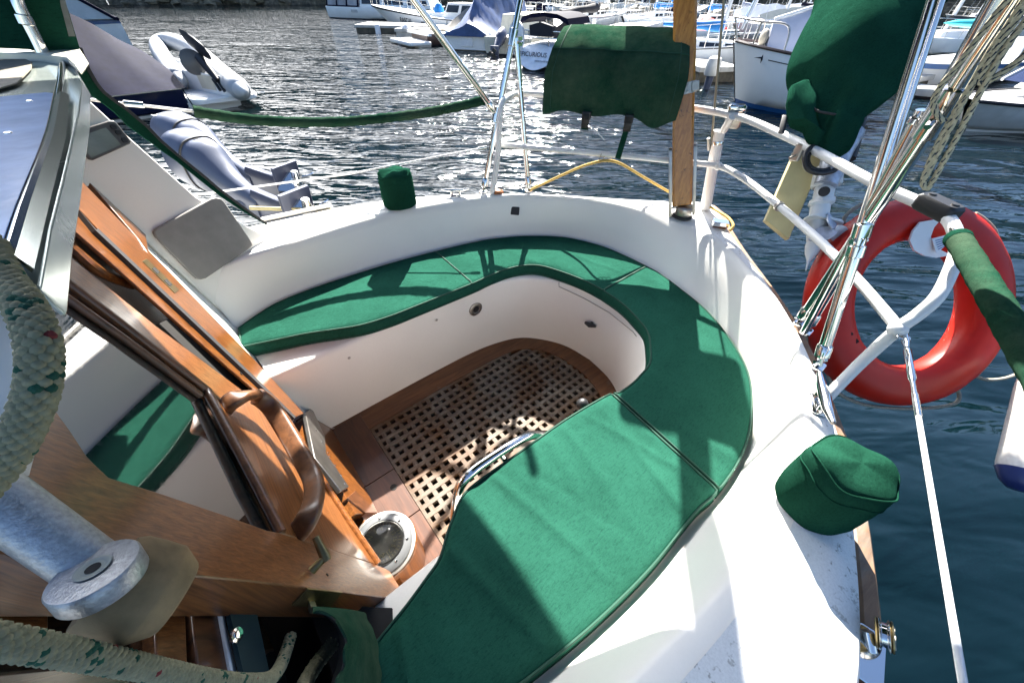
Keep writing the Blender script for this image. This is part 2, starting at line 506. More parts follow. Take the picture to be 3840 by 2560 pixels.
setting(b.build("water", MAT['water']))

# far shore: a rocky bank with a wooded slope behind it
shore_line = [(-160, 40), (-90, 62), (-40, 70), (0, 69), (14, 67), (30, 64), (52, 58), (70, 42), (84, 15), (90, -30), (92, -120)]
SH = spline([(x, y, 0) for x, y in shore_line], 8)
def m_bank():
    m, n, l, b = new_mat("rocky wooded bank")
    v = coords(n, l)
    z = n.new("ShaderNodeSeparateXYZ"); l.new(v, z.inputs[0])
    rock = ramp(n, l, noise(n, l, v, 1.6, 8, .7), [(.35, (.02, .018, .012)), (.5, (.10, .085, .055)), (.68, (.26, .22, .15))])
    wood = ramp(n, l, noise(n, l, v, .8, 8, .7), [(.35, (.006, .010, .004)), (.7, (.03, .05, .015))])
    hgt = math_node(n, l, 'ADD', z.outputs[2], math_node(n, l, 'MULTIPLY', noise(n, l, v, .6, 5), 3.0))
    k = ramp(n, l, hgt, [(.0, (0, 0, 0)), (.02, (1, 1, 1))])
    mr = n.new("ShaderNodeMapRange"); mr.inputs[1].default_value = 2.2; mr.inputs[2].default_value = 3.0
    l.new(hgt, mr.inputs[0])
    l.new(mix(n, l, mr.outputs[0], rock, wood), b.inputs["Base Color"])
    b.inputs["Roughness"].default_value = .9
    l.new(bump(n, l, noise(n, l, v, 2.5, 8, .7), 1.0, .4), b.inputs["Normal"])
    return m
grid = []
for p in SH:
    d = unit(V([p[0] - 10, p[1] - 5, 0]))
    row = []
    for k, (o, h) in enumerate(((-2, -1.2), (0, 0), (.8, .7), (2, 1.1), (4, 1.8), (8, 4), (16, 10), (30, 20), (60, 30), (110, 34))):
        j = 0 if k < 2 else (rnd.uniform(-.25, .35) * min(h, 3))
        row.append(p + d * (o + (rnd.uniform(-.5, .5) if k > 1 else rnd.uniform(-.3, .3))) + V([0, 0, WZ + h + j]))
    grid.append(row)
# refine for a ragged bank
b = MB(); b.sheet(grid)
setting(b.build("wooded_bank", m_bank(), ang=10))
# the wood on it: many small dark leaf faces, seen mostly as its reflection
b = MB()
for i in range(0, len(SH) - 1):
    for k in range(9):
        t = rnd.random()
        p = SH[i] * (1 - t) + SH[i + 1] * t
        d = unit(V([p[0] - 10, p[1] - 5, 0]))
        o = rnd.uniform(5, 40); base = p + d * o + V([0, 0, WZ + .55 * o])
        H = rnd.uniform(9, 17); Rm = H * rnd.uniform(.18, .26)
        for z in range(26):
            f = rnd.random() ** .8
            a = rnd.uniform(0, 6.28); rr = Rm * (1 - f) * rnd.uniform(.5, 1.1) + .3
            c = base + V([math.cos(a) * rr, math.sin(a) * rr, 1 + f * H])
            s = rnd.uniform(.9, 2.0)
            e1 = unit([rnd.gauss(0, 1), rnd.gauss(0, 1), rnd.gauss(0, .5)]); e2 = unit(np.cross(e1, [rnd.gauss(0, 1), rnd.gauss(0, 1), 1]))
            b.add([c - e1 * s, c + e2 * s * .7, c + e1 * s, c - e2 * s * .7], [(0, 1, 2, 3)])
foliage = plain("dark conifer foliage", (.018, .035, .012), .8, 0, .5, .8, 0)
setting(b.build("woodland", foliage), "stuff")["label"] = "dark conifers covering the slope behind the far rocky shore"
# shore rocks
b = MB()
for i in range(len(SH) - 1):
    for k in range(10):
        t = rnd.random(); p = SH[i] * (1 - t) + SH[i + 1] * t
        r = rnd.uniform(.25, .9)
        ring = []
        prof = [(0.02, -.5), (.9, -.3), (1, .1), (.7, .5), (.02, .7)]
        sx, sy = rnd.uniform(.8, 1.5), rnd.uniform(.8, 1.4)
        d = unit(V([p[0] - 10, p[1] - 5, 0]))
        o = p + d * rnd.uniform(-.4, 3) + V([0, 0, WZ + rnd.uniform(0, .5)])
        b.lathe([(a * r, h * r * .8) for a, h in prof], o, (rnd.uniform(-.3, .3), rnd.uniform(-.3, .3), 1), 7, lambda r_, h_, a_: (r_ * rnd.uniform(.75, 1.2), h_))
setting(b.build("shore_rocks", plain("shore rock", (.16, .135, .09), .9, 0, .6, 1.5, .5, 5), ang=20), "stuff")["label"] = "tan boulders strewn along the far waterline"

# ============================================================ OWN BOAT
boat = thing("sailboat", "white canoe-stern sailboat whose round cockpit with green cushions fills the foreground", "sailboat", (0, YC, 0))

# half-width outlines (x, half width) from forward to the stern
FW = [(-.145, .43), (.1, .434), (.35, .435), (.6, .43), (.76, .405), (.88, .36), (.97, .27), (1.035, .15), (1.058, 0)]
CIN_S = [(-.269, .585), (-.17, .55), (-.069, .516), (.03, .47), (.118, .433), (.23, .413), (.35, .407), (.617, .397), (.70, .400), (.802, .396), (.89, .372), (.955, .32), (1.0, .215), (1.03, .10), (1.039, 0)]
CIN_P = [(-.32, .535), (-.251, .513), (-.179, .496), (-.12, .478), (-.074, .462), (-.03, .425), (.012, .395), (.05, .373), (.107, .366), (.25, .370), (.429, .374), (.60, .392), (.636, .408), (.70, .412), (.755, .407), (.83, .392), (.90, .345), (.965, .285), (1.0, .21), (1.03, .11), (1.039, 0)]
COUT_S = [(-.253, .71), (-.17, .755), (-.088, .785), (.03, .795), (.169, .792), (.4, .775), (.63, .74), (.866, .69), (1.0, .635), (1.117, .565), (1.25, .44), (1.33, .27), (1.352, .13), (1.357, 0)]
COUT_P = [(-.36, .665), (-.25, .70), (-.1, .74), (-.016, .756), (.127, .775), (.295, .786), (.49, .783), (.576, .79), (.725, .78), (.88, .736), (1.053, .644), (1.174, .516), (1.27, .36), (1.325, .19), (1.352, .08), (1.357, 0)]
RIM = [(-.30, .84), (-.15, .85), (.04, .865), (.3, .895), (.51, .895), (.72, .85), (.9, .78), (1.09, .675), (1.25, .525), (1.4, .34), (1.50, .15), (1.53, 0)]
DECK = [(-.9, 1.15), (-.3, 1.14), (.03, 1.12), (.33, 1.085), (.57, 1.005), (.75, .925), (.87, .85), (1.07, .715), (1.26, .55), (1.5, .30), (1.66, .15), (1.78, .055), (1.82, 0)]
def side(half, sgn, n):
    p = spline([(x, h, 0) for x, h in half], 6)
    p = resample(p, n)
    return [V([a[0], YC + sgn * a[1], 0]) for a in p]
def around(half_s, half_p=None, n=40):
    s_ = side(half_s, 1, n); p_ = side(half_p or half_s, -1, n)
    return s_ + p_[::-1][1:]
def at_z(pts, z):
    return [V([p[0], p[1], z]) for p in pts]
NS = 46
fw = around(FW, None, NS); rim = around(RIM, None, NS); deck = around(DECK, None, NS)
cb = around([(x, h + .012) for x, h in [(-.262, .70)] + COUT_S[1:]], [(x, h + .012) for x, h in [(-.262, .69)] + COUT_P[2:]], NS)

# footwell side, seat ledge, coaming with a rounded lip, narrow deck
def blend(a, b, t, z):
    return [V([p[0] * (1 - t) + r[0] * t, p[1] * (1 - t) + r[1] * t, z]) for p, r in zip(a, b)]
b = MB()
fw0 = fw; fw = around([(-.235, .43)] + FW, None, NS)
b.sheet([at_z(fw, -.05), at_z(fw, .2), at_z(fw, .378), blend(fw, cb, .012, .392), blend(fw, cb, .04, .4), blend(fw, cb, .5, .4), blend(fw, cb, .96, .4)])
b.build("seat_locker", MAT['locker'], boat, 60)
fw = fw0
b = MB()
b.sheet([blend(fw, cb, .94, .401), blend(cb, rim, .0, .41), blend(cb, rim, .12, .44), blend(cb, rim, .40, .53), blend(cb, rim, .68, .61), blend(cb, rim, .84, .637), blend(cb, rim, .96, .647), blend(rim, deck, .12, .65)])
b.build("coaming", MAT['coaming'], boat, 60)
b = MB()
hull_low = [V([p[0] * .96 - .01, YC + (p[1] - YC) * .93, -.6]) for p in deck]
hull_mid = [V([p[0] * .99, YC + (p[1] - YC) * .995, .2]) for p in deck]
b.sheet([blend(rim, deck, .10, .651), blend(rim, deck, .5, .651), blend(rim, deck, .93, .648), at_z(deck, .636), at_z(deck, .60)])
b.build("deck", MAT['deck'], boat, 60)
b = MB(); b.sheet([at_z(deck, .60), hull_mid, hull_low]); b.build("hull", MAT['white'], boat, 60)
# side decks running forward past the wheelhouse
b = MB()
for s_ in (1, -1):
    b.prism([(-.445, YC + s_ * .84, .62), (-.895, YC + s_ * .84, .62), (-3.0, YC + s_ * .95, .62), (-3.0, YC + s_ * 1.2, .62), (-.895, YC + s_ * 1.15, .62), (-.445, YC + s_ * 1.142, .62)], (0, 0, .03))
    b.prism([(-.895, YC + s_ * 1.12, .60), (-3.0, YC + s_ * 1.17, .60), (-3.0, YC + s_ * 1.12, -.6), (-.895, YC + s_ * 1.06, -.6)], (0, -s_ * .03, 0))
b.build("side_deck", MAT['deck'], boat)
# teak rub rail outside the sheer
def offset_out(pts, d):
    out = []
    for i, p in enumerate(pts):
        t = unit(pts[min(i + 1, len(pts) - 1)] - pts[max(i - 1, 0)])
        out.append(p + V([-t[1], t[0], 0]) * -d if False else p + unit(V([t[1], -t[0], 0]) + 1e-9) * -d)
    return out
dn = deck
o1 = offset_out(dn, -.004); 
c0 = V([.3, YC, 0])
if np.linalg.norm(offset_out(dn, .03)[10] - c0) > np.linalg.norm(dn[10] - c0):
    oo = lambda d: offset_out(dn, d)
else:
    oo = lambda d: offset_out(dn, -d)
b = MB()
b.sheet([at_z(oo(.001), .618), at_z(oo(.012), .627), at_z(oo(.036), .625), at_z(oo(.047), .61), at_z(oo(.047), .565), at_z(oo(.036), .555), at_z(oo(.001), .553)])
b.build("rub_rail", MAT['rubrail'], boat, 35)

# cockpit floor: border planks, pan beneath
inner = [(-.018, .323), (.3, .323), (.60, .323), (.70, .318), (.80, .30), (.88, .25), (.93, .17), (.955, .08), (.96, 0)]
gi = around(inner, None, NS)
for i in range(NS * 2 - 1):      # the border hugs the footwell
    pass
b = MB()
fin = [V([max(p[0], -.018), p[1], 0]) for p in fw]
b.sheet([at_z([YCp for YCp in fw], .003), at_z(gi, .003), at_z(gi, -.02)])
b.build("floor_border", MAT['sole'], boat, 30)
b = MB()
for y0, y1 in ((.125, -.21), (-.2135, -.42), (-.4235, -.72)):
    b.rbox(((-.150 - .0185) / 2 + .0, (y0 + y1) / 2, -.008), (.0655, abs(y1 - y0) / 2, .012), None, .002, 1)
b.build("floor_board", MAT['solefore'], boat)
hole = pz(q('C2', 958, 228), .006)
b = MB(); b.lathe([(.013, 0), (.013, .0008), (.002, .0009)], (hole[0], hole[1], .0045), (0, 0, 1), 20); b.build("finger_hole", MAT['dark'], boat)
b = MB(); b.prism([(p[0], p[1], -.085) for p in fw], (0, 0, .02)); b.build("bilge_pan", MAT['dark'], boat)

# grating
gr = thing("floor_grating", "weathered teak lattice grating on the cockpit floor", "grating", (.45, YC, 0))
b = MB()
pit, hw = .04, .0089
def gx_end(y):
    h = abs(y - YC)
    xs = [p[0] for p in gi[:NS]]; hs = [p[1] - YC for p in gi[:NS]]
    best = max([x for x, hh in zip(xs, hs) if hh >= h - .004] or [0])
    return best
for v in range(0, 17):
    y = -.04 * v + .02
    if y > .028 or y < -.62: continue
    x1 = gx_end(y) + .03
    b.rbox(((-.017 + x1) / 2, y, -.011 + rnd.uniform(-.0006, .0006)), ((x1 + .017) / 2, hw, .011), None, .0016, 1)
b.build("long_slat", MAT['grate'], gr)
b = MB()
for u in range(0, 25):
    x = .04 * u + .02 - (.0 if u else .0)
    ys = [-.04 * v + .02 for v in range(0, 17) if gx_end(-.04 * v + .02) + .02 > x]
    if len(ys) < 2: continue
    y0, y1 = max(ys), min(ys)
    b.rbox((x, (y0 + y1) / 2, -.0122 + rnd.uniform(-.0006, .0006)), (hw, (y0 - y1) / 2 + .005, .011), None, .0016, 1)
b.box((-.010, -.295, -.0115), (.0065, .33, .011))
b.build("cross_slat", m_wood("weathered grating cross slats", (.052, .025, .009), (.145, .073, .027), (0, 0, 0), (60, 6, 60), .65, 0, (.40, .62)), gr)

# ------------------------------------------------------------ cushions
def cushion(label, inn, out, z0=.402, z1=.46, seed=0, wr=.005):
    """inn / out: matching polylines of the inner and outer edges"""
    n = len(inn); r = random.Random(seed)
    ph = [r.uniform(0, 6.28) for _ in range(8)]
    root = thing("seat_cushion", label, "cushion", ((inn[n // 2] + out[n // 2]) / 2) * V([1, 1, 0]) + V([0, 0, z0]), "green cushions round the cockpit seat")
    prof = [(0.0, 0.0), (0.0, .35), (0.0, .78), (.003, .90), (.010, .985)]
    T = 30
    fo = [(r.uniform(-.5, 1.7), r.uniform(-.35, .35), r.uniform(.008, .018), r.uniform(.35, 1.0) * r.choice((1, 1, -.7)), r.uniform(-1.2, .1), r.uniform(.12, .5)) for _ in range(46)]
    rings = []
    for i in range(n):
        a, o = inn[i], out[i]; w = np.linalg.norm(o - a); d = (o - a) / w
        ring = []
        bul = .0035
        for dx, f in prof:
            ring.append(V([*(a + d * (dx - bul * math.sin(math.pi * min(1, f))))[:2], z0 + (z1 - z0) * f]))
        for k in range(1, T):
            t = .010 + (w - .020) * k / T
            p = a + d * t
            e = min(i, n - 1 - i) / 6.0
            edge = min(1, t / .03, (w - t) / .03, max(.0, e))
            x, y = p[0], p[1]
            ww = math.sin(x * 21 + y * 16 + ph[3]) * .22 + math.sin(x * 9 - y * 13 + ph[4]) * .25
            for (fx, fs_, fw_, fa, fy, fl_) in fo:
                dd_ = x + fs_ * (y - fy) - fx
                if abs(dd_) < .06: ww += fa * math.exp(-(dd_ / fw_) ** 2) * math.exp(-((y - fy) / fl_) ** 2)
            ring.append(V([x, y, z1 + .006 * min(1, edge * 1.0) * (1 - (2 * t / w - 1) ** 2) + wr * ww * edge]))
        for dx, f in prof[::-1]:
            ring.append(V([*(o - d * (dx - bul * math.sin(math.pi * min(1, f))))[:2], z0 + (z1 - z0) * f]))
        rings.append(ring)
    b = MB(); b.loft(rings, True, True); b.build("cover", MAT['green'], root, 50)
    top_i = [r_[3] + V([0, 0, .002]) for r_ in rings]; top_o = [r_[-4] + V([0, 0, .002]) for r_ in rings]
    ei = [rings[0][k] + V([0, 0, .0015]) for k in range(4, len(rings[0]) - 4)]
    ej = [rings[-1][k] + V([0, 0, .0015]) for k in range(4, len(rings[0]) - 4)]
    loop = top_i + ej + top_o[::-1] + ei[::-1]
    b = MB(); b.tube(resample(loop + [loop[0]], 170)[:-1], .0034, 6, True)
    bi = [r_[1] * V([1, 1, 0]) + V([0, 0, z0 + .010]) for r_ in rings]; bo = [r_[-2] * V([1, 1, 0]) + V([0, 0, z0 + .010]) for r_ in rings]
    b.tube(bi, .003, 6); b.tube(bo, .003, 6)
    b.build("piping", MAT['piping'], root, 60)
    return root
def seg(half, sgn, x0, x1, n):
    p = spline([(x, h, 0) for x, h in half], 8)
    pts = [V([a[0], YC + sgn * a[1], 0]) for a in p]
    # cut between stations by x (x grows along the outline)
    xs = [a[0] for a in pts]
    def cut(x):
        for i in range(len(xs) - 1):
            if xs[i] <= x <= xs[i + 1]:
                t = (x - xs[i]) / max(1e-9, xs[i + 1] - xs[i]); return i, pts[i] * (1 - t) + pts[i + 1] * t
        return (len(xs) - 1, pts[-1]) if x > xs[-1] else (0, pts[0])
    i0, a = cut(x0); i1, c = cut(x1)
    return resample([a] + pts[i0 + 1:i1 + 1] + [c], n)
def trim(inn, out, g0, g1):
    """pull both ends of a cushion in by g for the visible seam gap"""
    def tr(P, g0, g1):
        s = np.concatenate([[0], np.cumsum(np.linalg.norm(np.diff(V(P), axis=0), axis=1))])
        t = np.linspace(g0, s[-1] - g1, len(P))
        return [V([np.interp(u, s, V(P)[:, k]) for k in range(3)]) for u in t]
    return tr(inn, g0, g1), tr(out, g0, g1)
cushion("long green seat cushion along the far straight side of the cockpit, dappled by rail shadows", *trim(seg(CIN_S, 1, -.269, .617, 90), seg(COUT_S, 1, -.253, .63, 90), 0, -.0005), seed=1)
cushion("curved green seat cushion round the far aft quarter, under the black vent plate", *trim(seg(CIN_S, 1, .617, 2, 70), seg(COUT_S, 1, .63, 2, 70), -.0005, -.0005), seed=2)
cushion("curved green seat cushion round the near aft quarter, beside the red lifebuoy", *trim(seg(CIN_P, -1, .625, 2, 76), seg(COUT_P, -1, .59, 2, 76), -.0005, .001), seed=3)
cushion("long green seat cushion nearest the viewer, beside the chrome grab rail", *trim(seg(CIN_P, -1, -.32, .615, 100), seg(COUT_P, -1, -.36, .58, 100), 0, .001), seed=4, wr=.0085)

# ------------------------------------------------------------ covered winches
def winch_cover(label, base, r, h, seed):
    root = thing("winch_cover", label, "cover", base, "green fabric covers over the deck winches")
    rr = random.Random(seed); ph = [rr.uniform(0, 6.28) for _ in range(6)]
    def wob(r_, h_, a):
        k = 1 + .018 * math.sin(3 * a + ph[0] + h_ * 20) + .015 * math.sin(5 * a + ph[1] - h_ * 35) + .010 * math.sin(9 * a + ph[2] + h_ * 50)
        hh = h_ * (1 + .025 * math.sin(a + ph[3])) + (.006 * math.sin(4 * a + ph[4]) if h_ > h * .6 else 0)
        if h_ > h * .93:
            f_ = r_ / r; k = 1 + (k - 1) * .8; hh = h_ + f_ * (h_ * .025 * math.sin(a + ph[3]) + .006 * math.sin(4 * a + ph[4]) + .004 * math.sin(2 * a + ph[5]))
        return r_ * k, hh
    prof = [(r * .97, .0), (r * 1.0, .012), (r * 1.0, h * .3), (r * .985, h * .55), (r * .97, h * .72)]
    b = MB(); b.lathe(prof, base, (0, 0, 1), 64, wob)
    b.build("skirt", MAT['greencover'], root, 60)
    b = MB(); b.lathe([(r * .972, h * .715), (r * .965, h * .80), (r * .93, h * .90), (r * .84, h * .96), (r * .66, h * .99), (r * .45, h * 1.005), (r * .22, h * 1.01), (.001, h * 1.012)], base, (0, 0, 1), 64, wob)
    b.build("crown", MAT['greencover'], root, 60)
    b = MB()
    for hh in (.70, .91):
        ring = []
        for k in range(64):
            a = 2 * math.pi * k / 64; r1, h1 = wob(r * (.978 if hh < .8 else .935), h * hh, a)
            ring.append(V(base) + V([0, 0, h1]) + r1 * (math.cos(a) * V([0, 1, 0]) * -1 * -1 + math.sin(a) * np.cross([0, 0, 1], [0, 1, 0])))
        # same frame as lathe: u = ax x X, w = ax x u
        u = unit(np.cross([0, 0, 1], [1, 0, 0])); w = np.cross([0, 0, 1], u); ring = []
        for k in range(64):
            a = 2 * math.pi * k / 64; r1, h1 = wob(r * (.978 if hh < .8 else .935), h * hh, a)
            ring.append(V(base) + V([0, 0, h1]) + r1 * (math.cos(a) * u + math.sin(a) * w))
        b.tube(ring, .0016, 5, True)
    b.build("seam", MAT['greencover'], root, 60)
winch_cover("small green fabric winch cover on the far side deck, against the water", (.575, .630, .652), .078, .158, 3)
winch_cover("large rumpled green fabric winch cover on the near side deck", (.566, -1.215, .652), .070, .158, 5)

# ------------------------------------------------------------ bulkhead, door frame, sliding door
def panel(name, pts, mat, off=0.0, th=.03, parent=None, bevel=.002):
    b = MB(); b.prism([dk(p, off) for p in pts], -DN * th)
    return b.build(name, mat, parent or boat, 30, bevel)
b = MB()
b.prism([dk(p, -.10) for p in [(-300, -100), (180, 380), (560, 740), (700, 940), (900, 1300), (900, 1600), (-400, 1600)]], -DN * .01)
b.build("cabin_shade_sheet", MAT['dark'], boat)  # near-black sheet stands in for the shade inside the cabin
wing_hi = dk((165, 395), 0)
panel("bulkhead", [(150, 380), (339, 557), (551, 752), (600, 800), (640, 850), (765, 985), (740, 990), (690, 950), (612, 858), (289, 522), (150, 395)], MAT['coaming'], -.006, .04, None, 0)
panel("bulkhead_foot", [(690, 945), (765, 985), (872, 1180), (960, 1390), (900, 1300), (840, 1200)], MAT['teakframe'], -.006, .03)
panel("trim_strip", qs('A1', (480, 975), (985, 1520)) + qs('B1', (1018, 185), (992, 150), (945, 80)) + qs('A1', (455, 1065)), MAT['teakdoor'], .012, .03)
panel("recess_strip", qs('A1', (460, 1060), (940, 1545), (900, 1568), (450, 1115)), MAT['felt'], .0, .02)
panel("door_frame", qs('A1', (450, 1125)) + qs('B1', (860, 0)) + qs('B2', (0, 900), (350, 1275), (285, 1300), (-10, 1010)) + qs('B1', (670, 15)) + qs('A1', (420, 1295)), MAT['teakframe'], .010, .012)
panel("weather_strip", qs('A1', (420, 1290), (428, 1310)) + qs('B1', (660, 22), (672, 12)) + qs('B2', (-10, 1005), (290, 1296), (283, 1310), (-18, 1022)) + qs('B1', (655, 25)), MAT['rubber'], .012, .02, None, 0)
panel("inner_frame", qs('A1', (415, 1312)) + qs('B1', (655, 30)) + qs('B2', (-16, 1028), (280, 1315), (240, 1420), (185, 1325), (91, 1190)) + qs('B1', (1060, 515), (700, 190), (480, 0)) + qs('A1', (400, 1400)), MAT['teakframe'], .002, .008)
panel("cabin_lining", qs('A1', (395, 1405)) + qs('B1', (480, 0), (720, 200), (1150, 630), (1060, 672), (700, 400), (330, 90)), MAT['teakdoor'], -.05, .01)
b = MB(); b.tube(spline([dk(q('B1', *p), -.025) for p in ((370, 20), (440, 90), (560, 205), (660, 290), (760, 345), (905, 402))], 6), .011, 8); b.build("cabin_handrail", MAT['teakframe'], boat)
b = MB()
for p in ((793, 172), (1300, 666), (1648, 1003)):
    c = dk(q('B1', *p), .0035); b.lathe([(.0045, 0), (.0045, .001), (.001, .0015)], c, DN, 12)
b.build("frame_screw", MAT['dark'], boat)
panel("strike_plate", qs('B1', (975, 235), (1005, 218), (1225, 430), (1195, 452)), MAT['brass'], .0115, .003, None, .0006)
panel("strike_slot", qs('B1', (1040, 285), (1060, 277), (1095, 312), (1075, 322)), MAT['dark'], .0122, .001, None, 0)
panel("strike_slot", qs('B1', (1120, 365), (1140, 357), (1180, 397), (1160, 407)), MAT['dark'], .0122, .001, None, 0)

door = None
door = MB().prism([dk(p, .0145) for p in qs('B1', (330, 82), (1060, 672), (1700, 1150), (1540, 1225), (1430, 1120), (340, 290))], -DN * .042).build("sliding_door", MAT['teakdoor'], boat, 30, .002)
def dpart(name, pts, mat, off, th, bevel=.002):
    return panel(name, pts, mat, off, th, door, bevel)
dpart("bottom_rail", qs('B1', (1460, 1135)) + qs('B2', (-40, 1150), (150, 1310), (240, 1402)) + qs('C2', (330, 20), (460, 160), (860, 763), (190, 540), (0, 160)), MAT['teakrail'], .0135, .04)
dpart("port_stile", qs('B1', (-500, 1050), (200, 1130), (370, 1235), (490, 1400), (600, 1568)) + qs('C1', (650, 70), (745, 160), (1100, 270), (1500, 405), (1823, 521)) + qs('C2', (190, 541), (520, 650), (862, 765), (932, 800), (1055, 1000), (0, 875)) + qs('C1', (1300, 832), (380, 735), (0, 670), (-500, 600)), MAT['teakdoor'], .0145, .058)
dpart("glass_pane", [(-160, 480), (100, 630), (470, 920), (655, 1225), (560, 1250), (300, 1180), (120, 1120), (-200, 900)], MAT['glass'], 0.0, .006, 0)
b = MB()
b.tube([dk(q('B1', *p), .012) for p in ((200, 195), (320, 285), (860, 690), (1410, 1118))], .0090, 8)
b.tube([dk(q('B1', 1410, 1118), .012), dk(q('C2', 10, 190), .014), dk(q('C2', 190, 540), .012)], .0095, 8)
b.tube([dk(q('B1', *p), .006) for p in ((200, 300), (290, 372), (860, 775), (1372, 1155))], .007, 8)
b.build("glazing_bead", MAT['teakdark'], door, 60)
b = MB()
b.tube([dk(q('C2', *p), .016) for p in ((330, -10), (450, 150), (650, 460), (850, 752))], .0095, 8)
b.build("bottom_bead", MAT['teakframe'], door, 60)
# D-shaped grab handle standing off the door
hp = [((517, 937), .010), ((527, 924), .026), ((545, 913), .042), ((568, 907), .053), ((592, 911), .058), ((622, 935), .06), ((655, 985), .06), ((690, 1045), .06), ((717, 1095), .06), ((722, 1135), .058), ((712, 1175), .05), ((697, 1205), .03), ((682, 1222), .012)]
hpth = spline([dk(p, o) for p, o in hp], 5)
hn = unit(np.cross(hpth[-1] - hpth[0], DN))
rings = []
for k, p in enumerate(hpth):
    t = unit(hpth[min(k + 1, len(hpth) - 1)] - hpth[max(k - 1, 0)]); s_ = unit(np.cross(hn, t))
    hk_ = unit(np.cross(t, s_))
    rings.append([p + s_ * (.0205 * abs(math.cos(a)) ** .5 * np.sign(math.cos(a))) + hk_ * (.0115 * abs(math.sin(a)) ** .5 * np.sign(math.sin(a))) for a in np.linspace(0, 6.2832, 17)[:-1]])
b = MB(); b.loft(rings); b.build("grab_handle", MAT['handlewood'], door, 50)
# thumb latch on the stile and the lock on the door's edge
b = MB()
p0, p1, p2 = dk(q('C2', 400, 800), .018), dk(q('C2', 490, 705), .045), dk(q('C2', 425, 570), .05)
b.tube([p0, p1], [.008, .006], 12); b.tube([p1 + (p1 - p2) * .22, p1, p2], [.008, .009, .006], 10, flat=.7)
b.build("thumb_latch", MAT['brass'], door, 50)
b = MB(); b.lathe([(.003, 0), (.003, .001), (.001, .001)], dk(q('C2', 505, 828), .0145), DN, 10); b.build("keyhole", MAT['dark'], door)
def edge_pt(c, x, y, o=.003): return py(q(c, x, y), -.7405 - o)
b = MB(); b.prism([edge_pt('C2', *p) for p in ((262, 1040), (372, 925), (612, 950), (520, 1060))], (0, .003, 0)); lk = b.build("lock_plate", MAT['brass'], door, 30, .0005)
b = MB()
bc = [edge_pt('C2', *p) for p in ((378, 1005), (420, 1005), (415, 1058), (372, 1055))]
b.prism(bc, (0, -.010, 0)); b.build("lock_bolt", plain("worn latch bolt", (.5, .45, .3), .35, .8), lk, 30, .001)

# sill, metal track
panel("door_sill", qs('B2', (360, 1272), (560, 1392)) + qs('C2', (755, 210), (852, 405), (700, 412), (612, 262), (420, 30)), MAT['teakframe'], .004, .05)
track = panel("door_track", qs('B2', (357, 1272), (400, 1236), (490, 1430)) + qs('C2', (500, 0), (655, 225), (602, 256), (420, 25)), MAT['dullsteel'], .012, .014)
b = MB()
for p in ((395, 1312), (430, 1390), (470, 1470), (510, 1545)):
    b.lathe([(.004, 0), (.003, .0012), (.001, .0014)], dk(q('B2', *p), .0125), DN, 10)
for p in ((520, 20), (560, 80), (600, 150), (625, 205)):
    b.lathe([(.004, 0), (.003, .0012), (.001, .0014)], dk(q('C2', *p), .0125), DN, 10)
b.build("track_screw", MAT['steel'], track)
panel("sill_block", qs('C2', (645, 300), (700, 250), (848, 402), (770, 405)), MAT['teakdark'], .010, .03)

# fixed window and posts of the wheelhouse below / outboard of the door edge
b = MB(); b.prism([dk(p, -.075) for p in [(-300, 1180), (560, 1330), (720, 1700), (-300, 1700)]], -DN * .02)
b.build("side_window", MAT['glass'], boat)
panel("window_post", qs('C1', (1060, 1060), (1270, 1060), (1290, 1600), (1080, 1600)), MAT['teakdoor'], -.060, .02)
panel("window_post", qs('C1', (1310, 1060), (1500, 1060), (1590, 1600), (1370, 1600)), MAT['teakdark'], -.055, .02)
panel("window_post", qs('C1', (1505, 1060), (1530, 1060), (1640, 1560), (1600, 1560)), MAT['white'], -.05, .02)
panel("window_rail", qs('C1', (-300, 1150), (150, 1000), (340, 960), (335, 1230), (-300, 1260)), MAT['teakdoor'], -.066, .01)

# ------------------------------------------------------------ starboard wing of the wheelhouse
WLO, WHI = dk((551, 752)), dk((339, 557))
WN = unit(np.cross(unit(WHI - WLO), [.88, .47, 0]))
def wk(p, off=0.0):
    return pl(p, WLO + WN * off, WN)
if (CC - WLO) @ WN < 0: WN = -WN
wing_poly = [(552, 757), (339, 557), (165, 396), (120, 330), (120, 150), (150, 175), (190, 216), (300, 318), (450, 452), (560, 516), (657, 563), (645, 640), (630, 700)]
b = MB(); b.prism([wk(p) for p in wing_poly], -WN * .045); b.build("wheelhouse_wing", MAT['coaming'], boat, 30, .004)

# speedo display and access plate on it
inst = MB(); inst.prism([wk(q('A1', *p), .012) for p in ((490, 905), (520, 893), (740, 825), (775, 822), (800, 840), (900, 965), (890, 985), (640, 1095), (610, 1090), (490, 940))], -WN * .012)
inst = inst.build("instrument_display", MAT['darkgrey'], boat, 30, .003)
b = MB(); b.prism([wk(q('A1', *p), .0126) for p in ((510, 945), (725, 872), (828, 990), (625, 1078))], -WN * .001); b.build("screen", plain("grey green display screen", (.17, .20, .17), .08, 0, .3, 12, 0), inst)
for p in ((775, 868), (808, 906), (850, 958)):
    b = MB(); b.lathe([(.0075, 0), (.007, .003), (.002, .0036)], wk(q('A1', *p), .0122), WN, 18); b.build("button", MAT['black'], inst, 60)
plate = MB(); plate.prism([wk(p, .016) for p in ((353, 533), (357, 526), (365, 521), (484, 456), (495, 453), (508, 456), (516, 463), (580, 557), (582, 564), (577, 569), (474, 639), (463, 642), (452, 640), (443, 632), (357, 543))], -WN * .014)
plate.build("access_plate", MAT['greyplastic'], boat, 30, .004)

